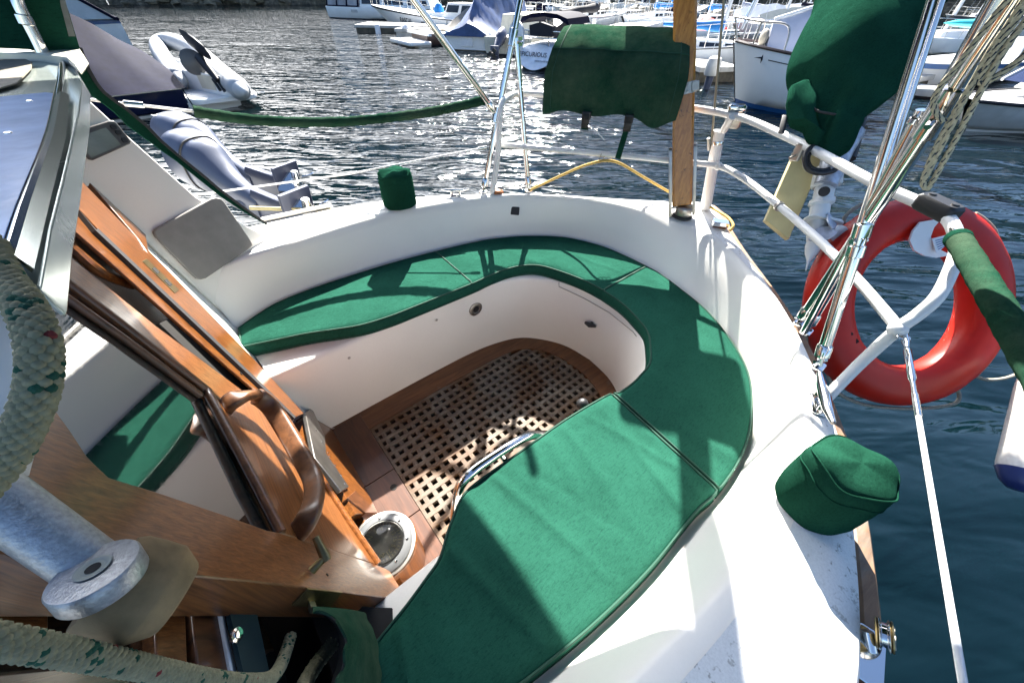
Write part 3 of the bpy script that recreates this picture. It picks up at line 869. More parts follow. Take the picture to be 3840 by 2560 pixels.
# ------------------------------------------------------------ compass on the footwell step
cz = .20
cc = pz(q('C2', 880, 605), cz)
blk = MB()
ring = []
for k in range(25):
    a = RAD(-80 + 250 * k / 24); ring.append(V([cc[0] + .100 * math.cos(a), cc[1] + .100 * math.sin(a), 0]))
ring += [V([cc[0] - .105, cc[1] + .075, 0]), V([cc[0] - .105, cc[1] - .105, 0])]
blk.prism([p + V([0, 0, 0.0]) for p in ring], (0, 0, cz - .02))
blk.build("compass_box", MAT['teakframe'], boat, 30, .004)
b = MB(); b.lathe([(.088, 0), (.088, .014), (.080, .020), (.066, .020), (.062, .012), (.0, .012)], (cc[0], cc[1], cz - .02), (0, 0, 1), 40)
comp = b.build("compass", plain("grey compass bezel", (.10, .105, .11), .45, 0), boat, 40)
b = MB(); b.lathe([(.087, -.004), (.097, -.004), (.097, .001), (.0885, .002)], (cc[0], cc[1], cz - .012), (0, 0, 1), 44); b.build("outer_ring", MAT['dullsteel'], comp, 40)
b = MB()
for k in range(7):
    a = RAD(20 + k * 360 / 7); b.lathe([(.0045, 0), (.004, .0015), (.001, .002)], (cc[0] + .074 * math.cos(a), cc[1] + .074 * math.sin(a), cz), (0, 0, 1), 10)
b.build("bezel_screw", MAT['steel'], comp)
b = MB(); b.lathe([(.058, 0), (.055, .004), (.001, .006)], (cc[0], cc[1], cz - .008), (0, 0, 1), 32); card = b.build("compass_card", plain("grey compass card", (.36, .36, .33), .5), comp)
b = MB()
for k in range(36):
    a = RAD(10 * k); L = .010 if k % 3 == 0 else .005
    for rr in (.050,):
        c = V([cc[0] + rr * math.cos(a), cc[1] + rr * math.sin(a), cz - .0015]); b.box(c, (L / 2, .0011, .0006), [(math.cos(a), math.sin(a), 0), (-math.sin(a), math.cos(a), 0), (0, 0, 1)])
b.build("card_mark", plain("cream compass marks", (.75, .70, .45), .6), comp)
def text_obj(name, body, size, o, xdir, ydir, mat, parent, ext=.0006, al='CENTER'):
    cu = bpy.data.curves.new(name, 'FONT'); cu.body = body; cu.size = size; cu.align_x = al; cu.align_y = 'CENTER'; cu.extrude = ext
    tmp = bpy.data.objects.new("lettering_source", cu); scene.collection.objects.link(tmp)
    bpy.context.view_layer.update()
    me = bpy.data.meshes.new_from_object(tmp.evaluated_get(bpy.context.evaluated_depsgraph_get()))
    bpy.data.objects.remove(tmp); bpy.data.curves.remove(cu)
    me.materials.clear(); me.materials.append(mat)
    ob = bpy.data.objects.new(name, me); scene.collection.objects.link(ob)
    x = unit(xdir); z = unit(np.cross(x, ydir)); y = np.cross(z, x)
    off = V([0, 0, 0.]); pp = parent
    while pp is not None: off = off + V(pp.location); pp = pp.parent
    ob.matrix_local = Matrix(((x[0], y[0], z[0], o[0] - off[0]), (x[1], y[1], z[1], o[1] - off[1]), (x[2], y[2], z[2], o[2] - off[2]), (0, 0, 0, 1)))
    if parent is not None: ob.parent = parent
    return ob
for ch, a in (("N", 90), ("E", 0), ("S", 270), ("W", 180), ("3", 60), ("6", 30), ("12", 330), ("15", 300), ("21", 240), ("24", 210), ("30", 150), ("33", 120)):
    a = RAD(a + 35)
    text_obj("card_numeral", ch, .016, (cc[0] + .036 * math.cos(a), cc[1] + .036 * math.sin(a), cz - .001), (math.sin(a), -math.cos(a), 0), (math.cos(a), math.sin(a), 0), bpy.data.materials["cream compass marks"], comp)
prof = [(.063, 0)] + [(.063 * math.cos(RAD(t)), .030 * math.sin(RAD(t))) for t in (15, 30, 45, 60, 75, 88)]
b = MB(); b.lathe(prof, (cc[0], cc[1], cz), (0, 0, 1), 40); b.build("dome", MAT['clear'], comp, 60)

# ------------------------------------------------------------ chrome grab rail, engine levers, small fittings in the footwell
yr = -.64
b = MB()
pts = [py((1047, 1205), yr), py((1047, 1160), yr), py((1058, 1115), yr), py((1085, 1083), yr), py((1130, 1050), yr), py((1180, 1018), yr), py((1215, 1001), yr), py((1245, 998), yr), py((1262, 1003), yr)]
end = pts[-1].copy(); end[1] = -.73; end[2] -= .01
st = pts[0].copy(); st[1] = -.73; st[2] -= .0
b.tube(spline([st] + pts + [end], 6), .0135, 14)
b.build("grab_rail", MAT['steel'], boat, 60)
b = MB(); pr = py((1150, 1042), yr); b.tube([pr, V([pr[0] + .02, -.73, pr[2] - .10])], .009, 10); b.build("grab_rail_stay", MAT['steel'], boat, 60)
b = MB(); b.rbox((.40, -.70, .28), (.075, .03, .085), None, .02, 4); b.build("engine_panel", MAT['black'], boat, 40)
lev = pz((1343, 962), .36)
b = MB(); b.tube([V([lev[0] + .01, -.715, .27]), lev + V([0.003, 0, -.02]), lev + V([0, 0.01, .01])], .005, 10); lv = b.build("throttle_lever", MAT['steel'], boat, 60)
kb = dep((1338, 928), unit(np.cross([0, 0, 1], [1, 0, 0]))[0] * 0 + (RC.T @ (lev - CC))[2] - .01)
def ball(mb, c, r, n=16):
    mb.lathe([(max(.0005, r * math.cos(RAD(t))), r * math.sin(RAD(t))) for t in range(-90, 91, 15)], c, (0, 0, 1), n)
b = MB(); ball(b, kb, .021); b.build("throttle_knob", MAT['black'], lv, 80)
kr = dep((1324, 960), (RC.T @ (lev - CC))[2] + .02)
b = MB(); ball(b, kr, .017); b.build("choke_knob", plain("dull red knob", (.16, .035, .03), .5), lv, 80)
# round gauge and screws on the far footwell wall
gx = py((1092, 709), YC + .4275)
b = MB(); b.lathe([(.036, 0), (.036, .006), (.030, .009), (.022, .009), (.020, .006), (.001, .006)], gx, (0, -1, 0), 32); gg = b.build("round_socket", MAT['dullsteel'], boat, 40)
b = MB(); b.box(gx + V([0, -.008, 0]), (.002, .001, .012)); b.lathe([(.017, .0), (.016, .002), (.001, .002)], gx + V([0, -.0062, 0]), (0, -1, 0), 24); b.build("socket_insert", MAT['black'], gg, 40)
for p in ((802, 822), (1003, 735)):
    c = py(p, YC + .430); b = MB(); b.lathe([(.006, 0), (.005, .002), (.001, .002)], c, (0, -1, 0), 14); b.build("wall_stud", MAT['dullsteel'], boat)
# black pull knob and moulding line on the aft footwell wall
def fwall(p, off=0.0):
    best = None
    d = ray(p)
    for i in range(len(fw) - 1):
        a, c = fw[i], fw[i + 1]
        t = c - a; nn = unit([t[1], -t[0], 0])
        den = d @ nn
        if abs(den) < 1e-6: continue
        k = ((a - CC) @ nn) / den
        P = CC + d * k
        s_ = ((P - a) @ t) / (t @ t)
        if -.02 <= s_ <= 1.02 and k > 0 and -.02 < P[2] < .45 and P[0] > .5:
            if best is None or k > best[0]: best = (k, P, nn)
    k, P, nn = best
    if (CC - P) @ nn < 0: nn = -nn
    return P + nn * off, nn
P, nn = fwall((1360, 742))
side_ = np.cross([0, 0, 1], nn)
b = MB(); b.tube([P + side_ * .03 + nn * .012 + V([0, 0, .005]), P + nn * .02, P - side_ * .03 + nn * .012 - V([0, 0, .008])], [.007, .013, .007], 10); b.tube([P, P + nn * .022], .009, 10)
b.build("pull_knob", MAT['black'], boat, 60)
bl = []
for p in ((1284, 648), (1284, 658), (1340, 684), (1400, 718), (1455, 762), (1462, 772)):
    bl.append(fwall(p, .001)[0])
b = MB(); b.tube(bl, .0018, 6); b.build("hatch_seam", plain("grey joint sealant", (.33, .31, .27), .8), boat)
# black vent plate on the aft coaming
vp = None
def on_coaming(p):
    # coaming as straight flare between cb(.41) and rim(.64); search along the ray
    best = None
    for k in np.linspace(.5, 3.2, 2700):
        P = CC + ray(p) * k
        if P[2] > .66 or P[2] < .4: continue
        t = (P[2] - .41) / (.64 - .41)
        ln = [a * (1 - t) + c * t for a, c in zip(cb, rim)]
        dmin = min(np.hypot(P[0] - a[0], P[1] - a[1]) for a in ln)
        if best is None or dmin < best[0]: best = (dmin, P)
    return best[1]
vp = on_coaming((1184, 484))
vd = unit(V([.3, YC, vp[2] + .12]) - vp); vs_ = unit(np.cross([0, 0, 1], vd)); vu = np.cross(vd, vs_)
vd = unit(vd + V([0, 0, .25])); vu = unit(np.cross(vd, vs_)); vp = vp + vd * .012
b = MB(); b.rbox(vp + vd * .002, (.022, .020, .006), [vs_, vu, vd], .004, 3); vv = b.build("vent_plate", MAT['black'], boat)
b = MB()
for i in (-1, 1):
    for j in (-1, 1):
        b.lathe([(.003, 0), (.002, .001), (.001, .001)], vp + vd * .0055 + vs_ * .016 * i + vu * .014 * j, vd, 8)
b.build("vent_screw", MAT['steel'], vv)

# ============================================================ STERN RAIL, POLES, POST
ZU, ZL = 1.05, .86
up = [pz((1150, 252), ZU - .03), pz((1163, 226), ZU), pz((1200, 215), ZU), pz((1300, 222), ZU), pz((1420, 232), ZU), pz((1550, 243), ZU), pz((1690, 267), ZU), pz((1800, 311), ZU), pz((1900, 361), ZU), pz((2010, 421), ZU), pz((2120, 470), ZU), pz((2170, 495), ZU - .003),
      pz((2195, 535), ZU - .02), pz((2197, 580), 1.0), pz((2178, 635), .965), pz((2150, 685), .93), pz((2105, 725), .89), pz((2062, 756), .855), pz((1975, 835), .745), pz((1895, 917), .652)]
stb = pz((1131, 444), .652)
upper = spline([stb, stb * .5 + up[0] * .5 + V([.01, 0, 0])] + up, 7)
rail = MB(); rail.tube(upper, .0135, 12).build("stern_rail", MAT['tubewhite'], boat, 60)
low = [pz((1135, 331), ZL), pz((1260, 343), ZL), pz((1400, 355), ZL), pz((1560, 371), ZL), pz((1650, 382), ZL), pz((1700, 405), ZL), pz((1750, 441), ZL), pz((1830, 507), ZL), pz((1900, 570), ZL), pz((1980, 655), ZL), pz((2062, 752), ZL - .004)]
b = MB(); b.tube(spline(low, 8), .0125, 12); b.build("lower_rail", MAT['tubewhite'], boat, 60)
pb = pz((1620, 480), .652); pt = V([pb[0], pb[1], ZU])
pm = pz((1652, 303), .975)
b = MB(); b.tube([pb, pm], .024, 16); b.tube([pm, pm + (pm - pb) * .0 + V([0, 0, .004])], .026, 16)
b.tube([pz((1662, 300), .985), pz((1682, 268), ZU)], .014, 12)
b.build("rail_stanchion", MAT['tubewhite'], boat, 60)
b = MB(); b.lathe([(.019, 0), (.0185, .003), (.001, .003)], pm + V([0, 0, .002]), unit(pm - pb), 16); b.build("socket_opening", MAT['dark'], boat)
b = MB(); 
d = unit(pm - pb)
b.lathe([(.0252, 0), (.0258, .003), (.0258, .011), (.0252, .014)], pm - d * .05, d, 20); b.build("hose_clamp", MAT['steel'], boat)
# tube joint blobs
for c, r in ((up[17], .019), (low[4], .017)):
    b = MB(); ball(b, c, r); b.build("rail_weld", MAT['tubewhite'], boat, 70)

# stainless awning poles with collars and pivoting feet
def pole(name, foot, top, r=.0125, r2=None, ext=1.0, parent=None):
    foot, top = V(foot), V(top); d = unit(top - foot)
    b = MB(); b.tube([foot + d * .035, top + d * ext], r, 14); o = b.build(name, MAT['steel'], parent or boat, 60)
    b = MB(); b.lathe([(r, 0), (r * 1.25, .003), (r * 1.25, .035), (r, .04)], foot + d * .03, d, 16); b.build("collar", MAT['steel'], o, 40)
    b = MB(); b.tube([foot, foot + d * .035], r * .55, 8); b.rbox(foot - V([0, 0, 0]) + V([0, 0, .002]), (.020, .014, .004), None, .006, 3)
    s_ = unit(np.cross(d, [0, 0, 1])); b.tube([foot + d * .018 - s_ * r * 1.3, foot + d * .018 + s_ * r * 1.3], r * .35, 8)
    b.build("foot_fitting", MAT['steel'], o, 40)
    return o
A0 = pz((1110, 441), .655); A1 = py((1195, 0), .50)
pa = pole("awning_pole", A0, A1, .0135, ext=.50)
jA = py((1178, 88), .50)
pole("awning_pole", pz((1214, 438), .655), jA + V([.01, -.01, 0]), .0125, ext=-.0)
J = py((1141, 263), .50)
b = MB(); D1 = py((950, 0), .53); dd = unit(D1 - J); b.tube([J + dd * .02, D1 + dd * .6], .0135, 14)
db = b.build("brace_pole", MAT['steel'], boat, 60)
b = MB(); b.lathe([(.0135, 0), (.017, .003), (.017, .04), (.0135, .045)], J + dd * .025, dd, 16)
dA = unit(A1 - A0)
b.build("pole_clamp", MAT['steel'], boat, 40); b = MB(); b.lathe([(.0135, -.035), (.0172, -.032), (.0172, .03), (.0135, .033)], J, dA, 16); b.build("pole_clamp", MAT['steel'], boat, 40); b = MB(); b.lathe([(.0135, -.03), (.0172, -.027), (.0172, .03), (.0135, .033)], jA, dA, 16)
b.box(jA + V([.02, -.02, -.01]), (.012, .006, .016)); b.tube([jA + V([.03, -.03, -.012]), jA + V([.0, -.03, -.012])], .005, 8)
b.build("pole_clamp", MAT['steel'], boat, 40)

R0 = pz((1880, 842), .655); R1 = px((2150, 0), 1.12)
Rh = None
d = unit(R1 - R0)
pole("awning_pole", R0, R1, .0145, ext=.75)
# hinge collars part-way up
def on_seg(a, c, p):
    """point of segment a-c that projects nearest photograph position p"""
    best = None
    for t in np.linspace(0, 1, 400):
        P = a + (c - a) * t; k = RC.T @ (P - CC); u = (1920 + 1396.9 * k[0] / k[2]) / SC; v = (1280 + 1396.9 * k[1] / k[2]) / SC
        e = (u - p[0]) ** 2 + (v - p[1]) ** 2
        if best is None or e < best[0]: best = (e, P)
    return best[1]
hin = on_seg(R0, R1, (2010, 565))
b = MB(); b.lathe([(.0145, -.04), (.019, -.037), (.019, -.012), (.014, -.009), (.014, .006), (.019, .009), (.019, .04), (.0145, .043)], hin, d, 18); b.tube([hin + unit(np.cross(d, [0, 0, 1])) * .022, hin - unit(np.cross(d, [0, 0, 1])) * .022], .006, 8)
b.build("pole_hinge", MAT['steel'], boat, 40)
Q0 = pz((1836, 742), .655); Q1 = px((2318, 20), .96)
pole("awning_pole", Q0, Q1, .0145, ext=.75)
Q2 = px((2275, 20), 1.06)
Qs = pz((1852, 762), .66)
pole("awning_pole", Qs, Q2, .012, ext=.75)
qd = unit(Q1 - Q0)
qm = on_seg(Q0, Q1, (2165, 265))
b = MB(); b.lathe([(.016, -.045), (.0215, -.042), (.0215, .042), (.016, .045)], qm - V([0, 0, 0]), qd, 18)
b.tube([qm - V([.03, 0, .02]), qm + V([.0, 0, .0])], .006, 8); b.rbox(qm + V([.02, .03, -.02]), (.018, .008, .006), None, .004)
b.build("pole_clamp", MAT['steel'], boat, 40)
# second pair of thin poles of the same awning frame
b = MB(); T0 = on_seg(Q0, Q1, (2165, 270)) + V([.03, .03, 0]); b.tube([T0, pz((1846, 764), .662)], .0105, 12)
b.build("brace_pole", MAT['steel'], boat, 60)

# varnished wooden post in its hinged foot
P0 = pz((1566, 497), .652)
pt = V([P0[0] + .02, P0[1], 0])
topx = px((1574, 0), P0[0] + .02)
pd = unit(topx - P0)
pn = unit(V([-1, -.62, 0])); pw = unit(np.cross(pn, pd)); pn = np.cross(pd, pw)
post = thing("wooden_post", "dark-spotted varnished wooden post standing upright at the stern, held in a metal foot", "post", P0)
b = MB()
ring = []
bot = P0 + pd * .055
hw_, hd_ = .040, .034
for t in (0, 2.5):
    r_ = []
    for a, c in ((-1, -1), (-.86, -1.12), (.86, -1.12), (1, -1), (1.1, -.8), (1.1, .8), (1, 1), (-1, 1), (-1.1, .8), (-1.1, -.8)):
        r_.append(bot + pd * t + pw * a * hw_ * .93 + pn * c * hd_ * -.9)
    ring.append(r_)
b.loft(ring); b.build("shaft", MAT['postwood'], post, 30, .003)
b = MB()
for s_ in (-1, 1):
    c = bot + pw * s_ * (hw_ * 1.04 + .008) + pd * .095
    b.rbox(c, (.150, .020, .0065), [pd, pn, pw], .014, 4)
b.build("side_strap", MAT['dullsteel'], post, 40)
b = MB(); b.lathe([(.034, .0), (.036, .004), (.036, .034), (.033, .040), (.024, .044), (.001, .044)], P0 + V([0, 0, .008]), (0, 0, 1), 24)
b.tube([P0 + pd * .045 - pw * .05, P0 + pd * .045 + pw * .05], .006, 10)
b.build("post_foot", MAT['dullsteel'], post, 40)
b = MB(); b.lathe([(.046, 0), (.046, .006), (.036, .010), (.001, .010)], P0, (0, 0, 1), 24); b.build("rubber_pad", MAT['rubber'], post, 40)
bk_ = on_seg(bot, bot + pd * 1.3, (1570, 205))
b = MB()
c = bk_ + pn * .039 - pw * .012
b.rbox(c, (.036, .020, .0025), [pw, pd, pn], .006, 3)
b.rbox(c - pw * .030 + pn * .004, (.014, .017, .007), [pw, pd, pn], .005, 3)
br = b.build("metal_bracket", MAT['dullsteel'], post, 40)
b = MB()
for i, j in ((-.002, .010), (-.002, -.010), (.026, .008), (.026, -.012), (-.03, .006)):
    b.lathe([(.0045, 0), (.004, .0025), (.001, .003)], c + pw * i + pd * j + pn * .0025, pn, 10)
b.build("bracket_screw", MAT['dullsteel'], br)

# backstay wire with its turnbuckle
W0 = pz((1622, 470), .66); W1 = px((1663, 0), 1.62)
stay = thing("backstay_wire", "thin grey backstay wire with a turnbuckle rising just right of the wooden post", "wire", W0)
wd = unit(W1 - W0)
b = MB(); b.tube([W0 + wd * .20, W1 + wd * .8], .0045, 8); b.build("wire", plain("weathered wire", (.30, .27, .20), .6, .2), stay, 60)
b = MB(); b.tube([W0, W0 + wd * .05], .004, 8); b.tube([W0 + wd * .04, W0 + wd * .055, W0 + wd * .12, W0 + wd * .135], [.005, .0095, .0095, .005], 10); b.tube([W0 + wd * .13, W0 + wd * .22], [.005, .0042], 8)
b.tube([W0 + wd * .25 + V([-.008, .006, 0]), W0 + wd * .30 + V([-.012, .01, 0])], .006, 8)
b.build("turnbuckle", MAT['dullsteel'], stay, 50)

# small lamps / light housings on the rail
lm = pz((1690, 255), ZU + .012)
sol = thing("stern_light", "small square chrome stern light on top of the white stern rail", "light", lm)
lw, ln = unit(V([.55, -.84, 0])), unit(V([-.84, -.55, 0]))
b = MB(); b.rbox(lm + V([0, 0, .012]), (.034, .024, .012), [lw, ln, (0, 0, 1)], .01, 4); b.build("lid", MAT['steel'], sol, 40)
b = MB(); b.rbox(lm + V([.015, -.0, -.032]), (.032, .022, .032), [lw, ln, (0, 0, 1)], .012, 4); b.build("housing", MAT['dullsteel'], sol, 40)
tl = pz((1652, 518), .655)
tp = thing("stern_fairlead", "white sloped stern fitting on a wooden chock at the tip of the stern", "fitting", tl)
b = MB(); b.rbox(tl + V([0, 0, .012]), (.034, .022, .010), [lw, ln, (0, 0, 1)], .004, 2); b.build("cap", MAT['steel'], tp, 30)
b = MB(); b.rbox(tl + V([0.0, 0, -.012]), (.028, .020, .014), [lw, ln, (0, 0, 1)], .004, 2); b.build("chock", MAT['teakframe'], tp, 30)

# yellow rope strung under the lower rail, white twine round it
yr_ = thing("yellow_rope", "yellow rope strung up under the lower stern rail in a shallow peak", "rope", pz((1390, 372), ZL - .02))
def rz(p, z): return pz(p, z)
y = [rz((1216, 437), .662), rz((1270, 412), .70), rz((1330, 385), .77), rz((1372, 372), .825), rz((1395, 369), .835), rz((1425, 376), .82), rz((1480, 408), .75), rz((1530, 437), .69), rz((1553, 450), .67)]
b = MB(); b.tube(spline(y, 8), .0062, 8); b.build("line", MAT['yellowrope'], yr_, 60)
b = MB()
for k in range(3):
    c = rz((1383 + k * 9, 362), .845); b.tube([c + V([.016 * math.cos(a), .0, .022 * math.sin(a)]) for a in np.linspace(0, 6.28, 14)], .0018, 5)
b.build("lashing", MAT['greyrope'], yr_, 60)
y2 = [rz((1622, 470), .665), rz((1650, 486), .675), rz((1672, 500), .678), rz((1684, 518), .672), rz((1676, 530), .655)]
tag(MB().tube(spline(y2, 8), .0062, 8).build("yellow_rope", MAT['yellowrope'], None, 60), "short yellow rope tail looped round the stern fitting beside the stanchion", "rope")

# cleats
def cleat(label, c, ax, L, r, lift=.03):
    c = V(c); ax = unit(ax); s_ = np.cross([0, 0, 1], ax)
    root = boat
    b = MB(); b.tube([c - ax * L + V([0, 0, lift + .006]), c - ax * L * .5 + V([0, 0, lift]), c + V([0, 0, lift + .001]), c + ax * L * .5 + V([0, 0, lift]), c + ax * L + V([0, 0, lift + .006])], [r * .45, r * .9, r * 1.05, r * .9, r * .45], 10)
    for k in (-.28, .28):
        b.tube([c + ax * L * k, c + ax * L * k + V([0, 0, lift])], r * .8, 10)
    b.rbox(c + V([0, 0, .002]), (L * .42, r * 1.5, .003), [ax, s_, (0, 0, 1)], r, 3)
    o = b.build("cleat", MAT['steel'], root, 60); o["label"] = label
    return o
cleat("small cleat on the far side deck", pz((1047, 448), .653), (.82, -.55, 0), .07, .008, .025)
cleat("large polished cleat on the near side deck", pz((1878, 930), .653), pz((1888, 970), .653) - pz((1868, 890), .653), .085, .013, .03)
# teak pad and steel chafe strip on the far deck
b = MB(); b.lathe([(.030, 0), (.028, .008), (.015, .014), (.001, .016)], pz((1143, 442), .652), (0, 0, 1), 24); b.build("wooden_pad", MAT['teak'], boat, 60)
a, c = pz((600, 506), .655), pz((762, 472), .655); ax = unit(c - a)
b = MB(); b.rbox((a + c) / 2, (np.linalg.norm(c - a) / 2, .012, .008), [ax, np.cross([0, 0, 1], ax), (0, 0, 1)], .004, 2); ts = b.build("deck_track", MAT['dullsteel'], boat, 40)
b = MB()
for k in np.linspace(.1, .9, 7): b.lathe([(.005, 0), (.005, .0006), (.001, .0006)], a + (c - a) * k + V([0, 0, .0082]), (0, 0, 1), 10)
b.build("track_hole", MAT['dark'], ts)
# sheet block at the near deck edge
sb = pz((2012, 1462), .64)
blk = thing("deck_block", "polished steel pulley block standing on the teak rub rail at the near deck edge", "pulley", sb)
dep_sb = (RC.T @ (sb - CC))[2]
axd = unit(V([.25, -.75, .45]))
b = MB(); b.lathe([(.022, -.008), (.024, -.006), (.018, -.003), (.018, .003), (.024, .006), (.022, .008)], sb + V([0, 0, .02]), axd, 28); b.build("sheave", MAT['steel'], blk, 50)
b = MB(); b.lathe([(.022, -.011), (.0235, -.009), (.020, -.008), (.001, -.0085)], sb + V([0, 0, .02]), axd, 28)
b.lathe([(.022, .011), (.0235, .009), (.020, .008), (.001, .0085)], sb + V([0, 0, .02]), axd, 28)
b.build("cheek", MAT['brass'], blk, 50)
base = pz((1996, 1505), .628)
b = MB(); b.rbox(base, (.045, .020, .004), [(.97, .2, 0), (-.2, .97, 0), (0, 0, 1)], .006); b.tube([base + V([.01, 0, 0]), sb + V([0, 0, .012]) - axd * .016], .008, 10); b.build("block_base", MAT['steel'], blk, 40)
b = MB()
for k in range(6):
    a = RAD(60 * k); u = unit(np.cross(axd, [0, 0, 1])); w = np.cross(axd, u)
    b.lathe([(.0048, 0), (.0048, .0012), (.001, .0012)], sb + V([0, 0, .02]) + axd * .0112 + (u * math.cos(a) + w * math.sin(a)) * .013, axd, 12)
b.build("bearing_hole", plain("pale bearing", (.5, .48, .40), .5), blk)

# ============================================================ THINGS HANGING ON THE RAIL
# covered barbecue
bc = pz((1400, 242), ZU)
ux = unit(pz((1545, 243), ZU) - pz((1250, 222), ZU)); uy = unit(np.cross([0, 0, 1], ux))
if uy @ (CC - bc) < 0: uy = -uy
bb = thing("covered_barbecue", "boxy barbecue under a green fabric cover strapped onto the white stern rail", "barbecue", bc)
dpt = (RC.T @ (bc - CC))[2]
L = np.linalg.norm(dep((1545, 120), dpt) - dep((1252, 120), dpt)) / 2
topz = 1.05 + .30; 
def bpt(x, y, z): return bc + ux * x * L + uy * y + V([0, 0, z])
grid = []
sect = [(.115, -.02), (.118, .0), (.125, .05), (.12, .12), (.105, .165), (.085, .195), (.0, .240), (-.075, .262), (-.10, .258), (-.13, .22), (-.15, .12), (-.15, .0), (-.14, -.03)]
sect = [(y_ - .02, z_) for y_, z_ in sect]
xs = np.linspace(-1.0, 1.0, 34)
for x in xs:
    row = []
    e = abs(x)
    for k, (y_, z_) in enumerate(sect):
        sh = 1 - max(0, (z_ - .12)) * (.9 if x < 0 else .55)
        ww = .0016 * math.sin(x * 9 + k * .9) + .0012 * math.sin(x * 17 - k * 1.3)
        sag = (-.028 * math.exp(-((x - .72) / .2) ** 2) - .012 * math.exp(-((x + .95) / .15) ** 2) + .006 * math.sin(x * 7)) if k in (0, 1) else 0
        row.append(bpt(x * sh * (1.0 - .0 * e), y_ * (1 - .06 * e ** 6) + ww, z_ * (1 - .03 * e ** 8) + ww * .7 + sag))
    grid.append(row)
b = MB(); b.sheet(grid)
for end, rev in ((grid[0], 1), (grid[-1], 0)):
    c_ = sum(end) / len(end) + ux * (.010 if rev == 0 else -.010)
    mid = [p * .5 + c_ * .5 + ux * (.008 if rev == 0 else -.008) for p in end]
    b.sheet([end, mid, [c_] * len(end)])
b.build("cover", MAT['greenfaded'], bb, 50)
b = MB()
for g in (grid[2], grid[-3]):
    b.tube([p + uy * .001 for p in g[1:9]], .0016, 5)
b.tube([r_[5] + V([0, 0, .002]) for r_ in grid], .0018, 5)
b.build("seam", MAT['piping'], bb, 60)
for x, ln_ in ((-.30, .05), (.33, .055)):
    b = MB(); c = bpt(x, .06, -.022); b.rbox(c, (.018, .075, .014), [ux, uy, (0, 0, 1)], .004)
    c = bpt(x, .125, -.035); b.rbox(c, (.016, .010, .030), [ux, uy, (0, 0, 1)], .003)
    b.build("rail_clamp", MAT['black'], bb, 40)
b = MB()
s0 = bpt(.34, .12, -.01); b.sheet([[s0 + ux * .011 + V([0, 0, -.17 * t]) - ux * .015 * t + uy * .01 * math.sin(4 * t), s0 - ux * .011 + V([0, 0, -.17 * t]) - ux * .018 * t + uy * .01 * math.sin(4 * t)] for t in np.linspace(0, 1, 9)], .002)
b.build("strap", MAT['greencover'], bb, 40); b = MB(); s0 = bpt(-.30, .118, .0); b.sheet([[s0 + ux * .016 + V([0, 0, -.075 * t]), s0 - ux * .016 + V([0, 0, -.075 * t])] for t in np.linspace(0, 1, 5)], .002)
b.build("strap", MAT['greencover'], bb, 40)
b = MB(); s0 = bpt(-.22, .11, -.06); b.tube([s0, s0 + ux * .07 + V([0, 0, -.05])], .0028, 6); b.build("toggle_pin", MAT['vinyl'], bb, 60)

# outboard motor on its wooden bracket
ob = thing("outboard_motor", "white-legged outboard motor with a baggy green fabric cover, hung on the near stern rail", "outboard", pz((1885, 355), ZU))
cv = {}
prof2d = [  # outline of the cover left / right edges in the photograph with the distance from the lens
    ((1905, -60), (2220, -60)), ((1885, 0), (2175, 0)), ((1855, 55), (2120, 60)), ((1828, 115), (2100, 110)), ((1822, 160), (2085, 160)), ((1835, 200), (2062, 205)), ((1850, 232), (2020, 245)), ((1868, 262), (1975, 280)), ((1872, 290), (1968, 305)), ((1878, 330), (1945, 350)), ((1890, 352), (1915, 366))]
rings = []
for k, (l_, r_) in enumerate(prof2d):
    t = 1.30 - .012 * k
    a, c = dep(l_, t), dep(r_, t); m_ = (a + c) / 2; w = np.linalg.norm(c - a) / 2; ax = unit(c - a)
    fwd = unit(np.cross(ax, RC @ V([0, 1, 0])))
    ring = []
    for j in range(64):
        ang = 2 * math.pi * j / 64
        f = 1 + (.035 * math.sin(3 * ang + k * .5) + .018 * math.sin(6 * ang + k * .8))
        if k >= 6: f *= 1 + .08 * math.sin(6 * ang + k)
        ring.append(m_ + ax * w * math.cos(ang) * (1 if abs(math.cos(ang)) > .98 else f) + fwd * w * .75 * math.sin(ang) * f)
    rings.append(ring)
cols = [spline([r_[j] for r_ in rings], 5) for j in range(64)]
S2 = [[cols[j][i] for j in range(64)] for i in range(len(cols[0]))]
b = MB(); b.loft(S2); b.build("cover", MAT['greencover'], ob, 60)
# gathered flap of the cover on the left
fl = []
for l_, r_, t in (((1862, 185), (1878, 192), 1.22), ((1838, 186), (1872, 215), 1.205), ((1812, 200), (1870, 240), 1.19), ((1808, 240), (1872, 268), 1.185), ((1812, 278), (1880, 300), 1.185), ((1842, 292), (1900, 310), 1.19), ((1850, 320), (1925, 330), 1.20), ((1880, 350), (1915, 352), 1.205), ((1895, 368), (1905, 368), 1.21)):
    a, c = dep(l_, t), dep(r_, t); m_ = (a + c) / 2; w = np.linalg.norm(c - a) / 2; ax = unit(c - a); fwd = unit(np.cross(ax, RC @ V([0, 1, 0])))
    fl.append([m_ + ax * w * math.cos(x) * (1 + .1 * math.sin(4 * x + l_[1])) + fwd * w * .5 * math.sin(x) * (1 + .25 * math.sin(3 * x + l_[1] * .05)) for x in np.linspace(0, 6.283, 25)[:-1]])
b = MB(); b.loft(fl); b.build("cover_hem", MAT['greencover'], ob, 60)
b = MB(); b.tube(spline([dep(p, t) for p, t in (((1864, 245), 1.17), ((1880, 256), 1.165), ((1910, 262), 1.165), ((1945, 268), 1.165), ((1978, 270), 1.17))], 5), .0035, 6); b.build("tie_cord", MAT['rubber'], ob, 60)
b = MB(); b.rbox(dep((1799, 286), 1.19), (.008, .008, .030), [(1, 0, 0), (0, 1, 0), unit(RC @ V([.25, -1, 0]))], .004); b.build("cord_lock", MAT['black'], ob)
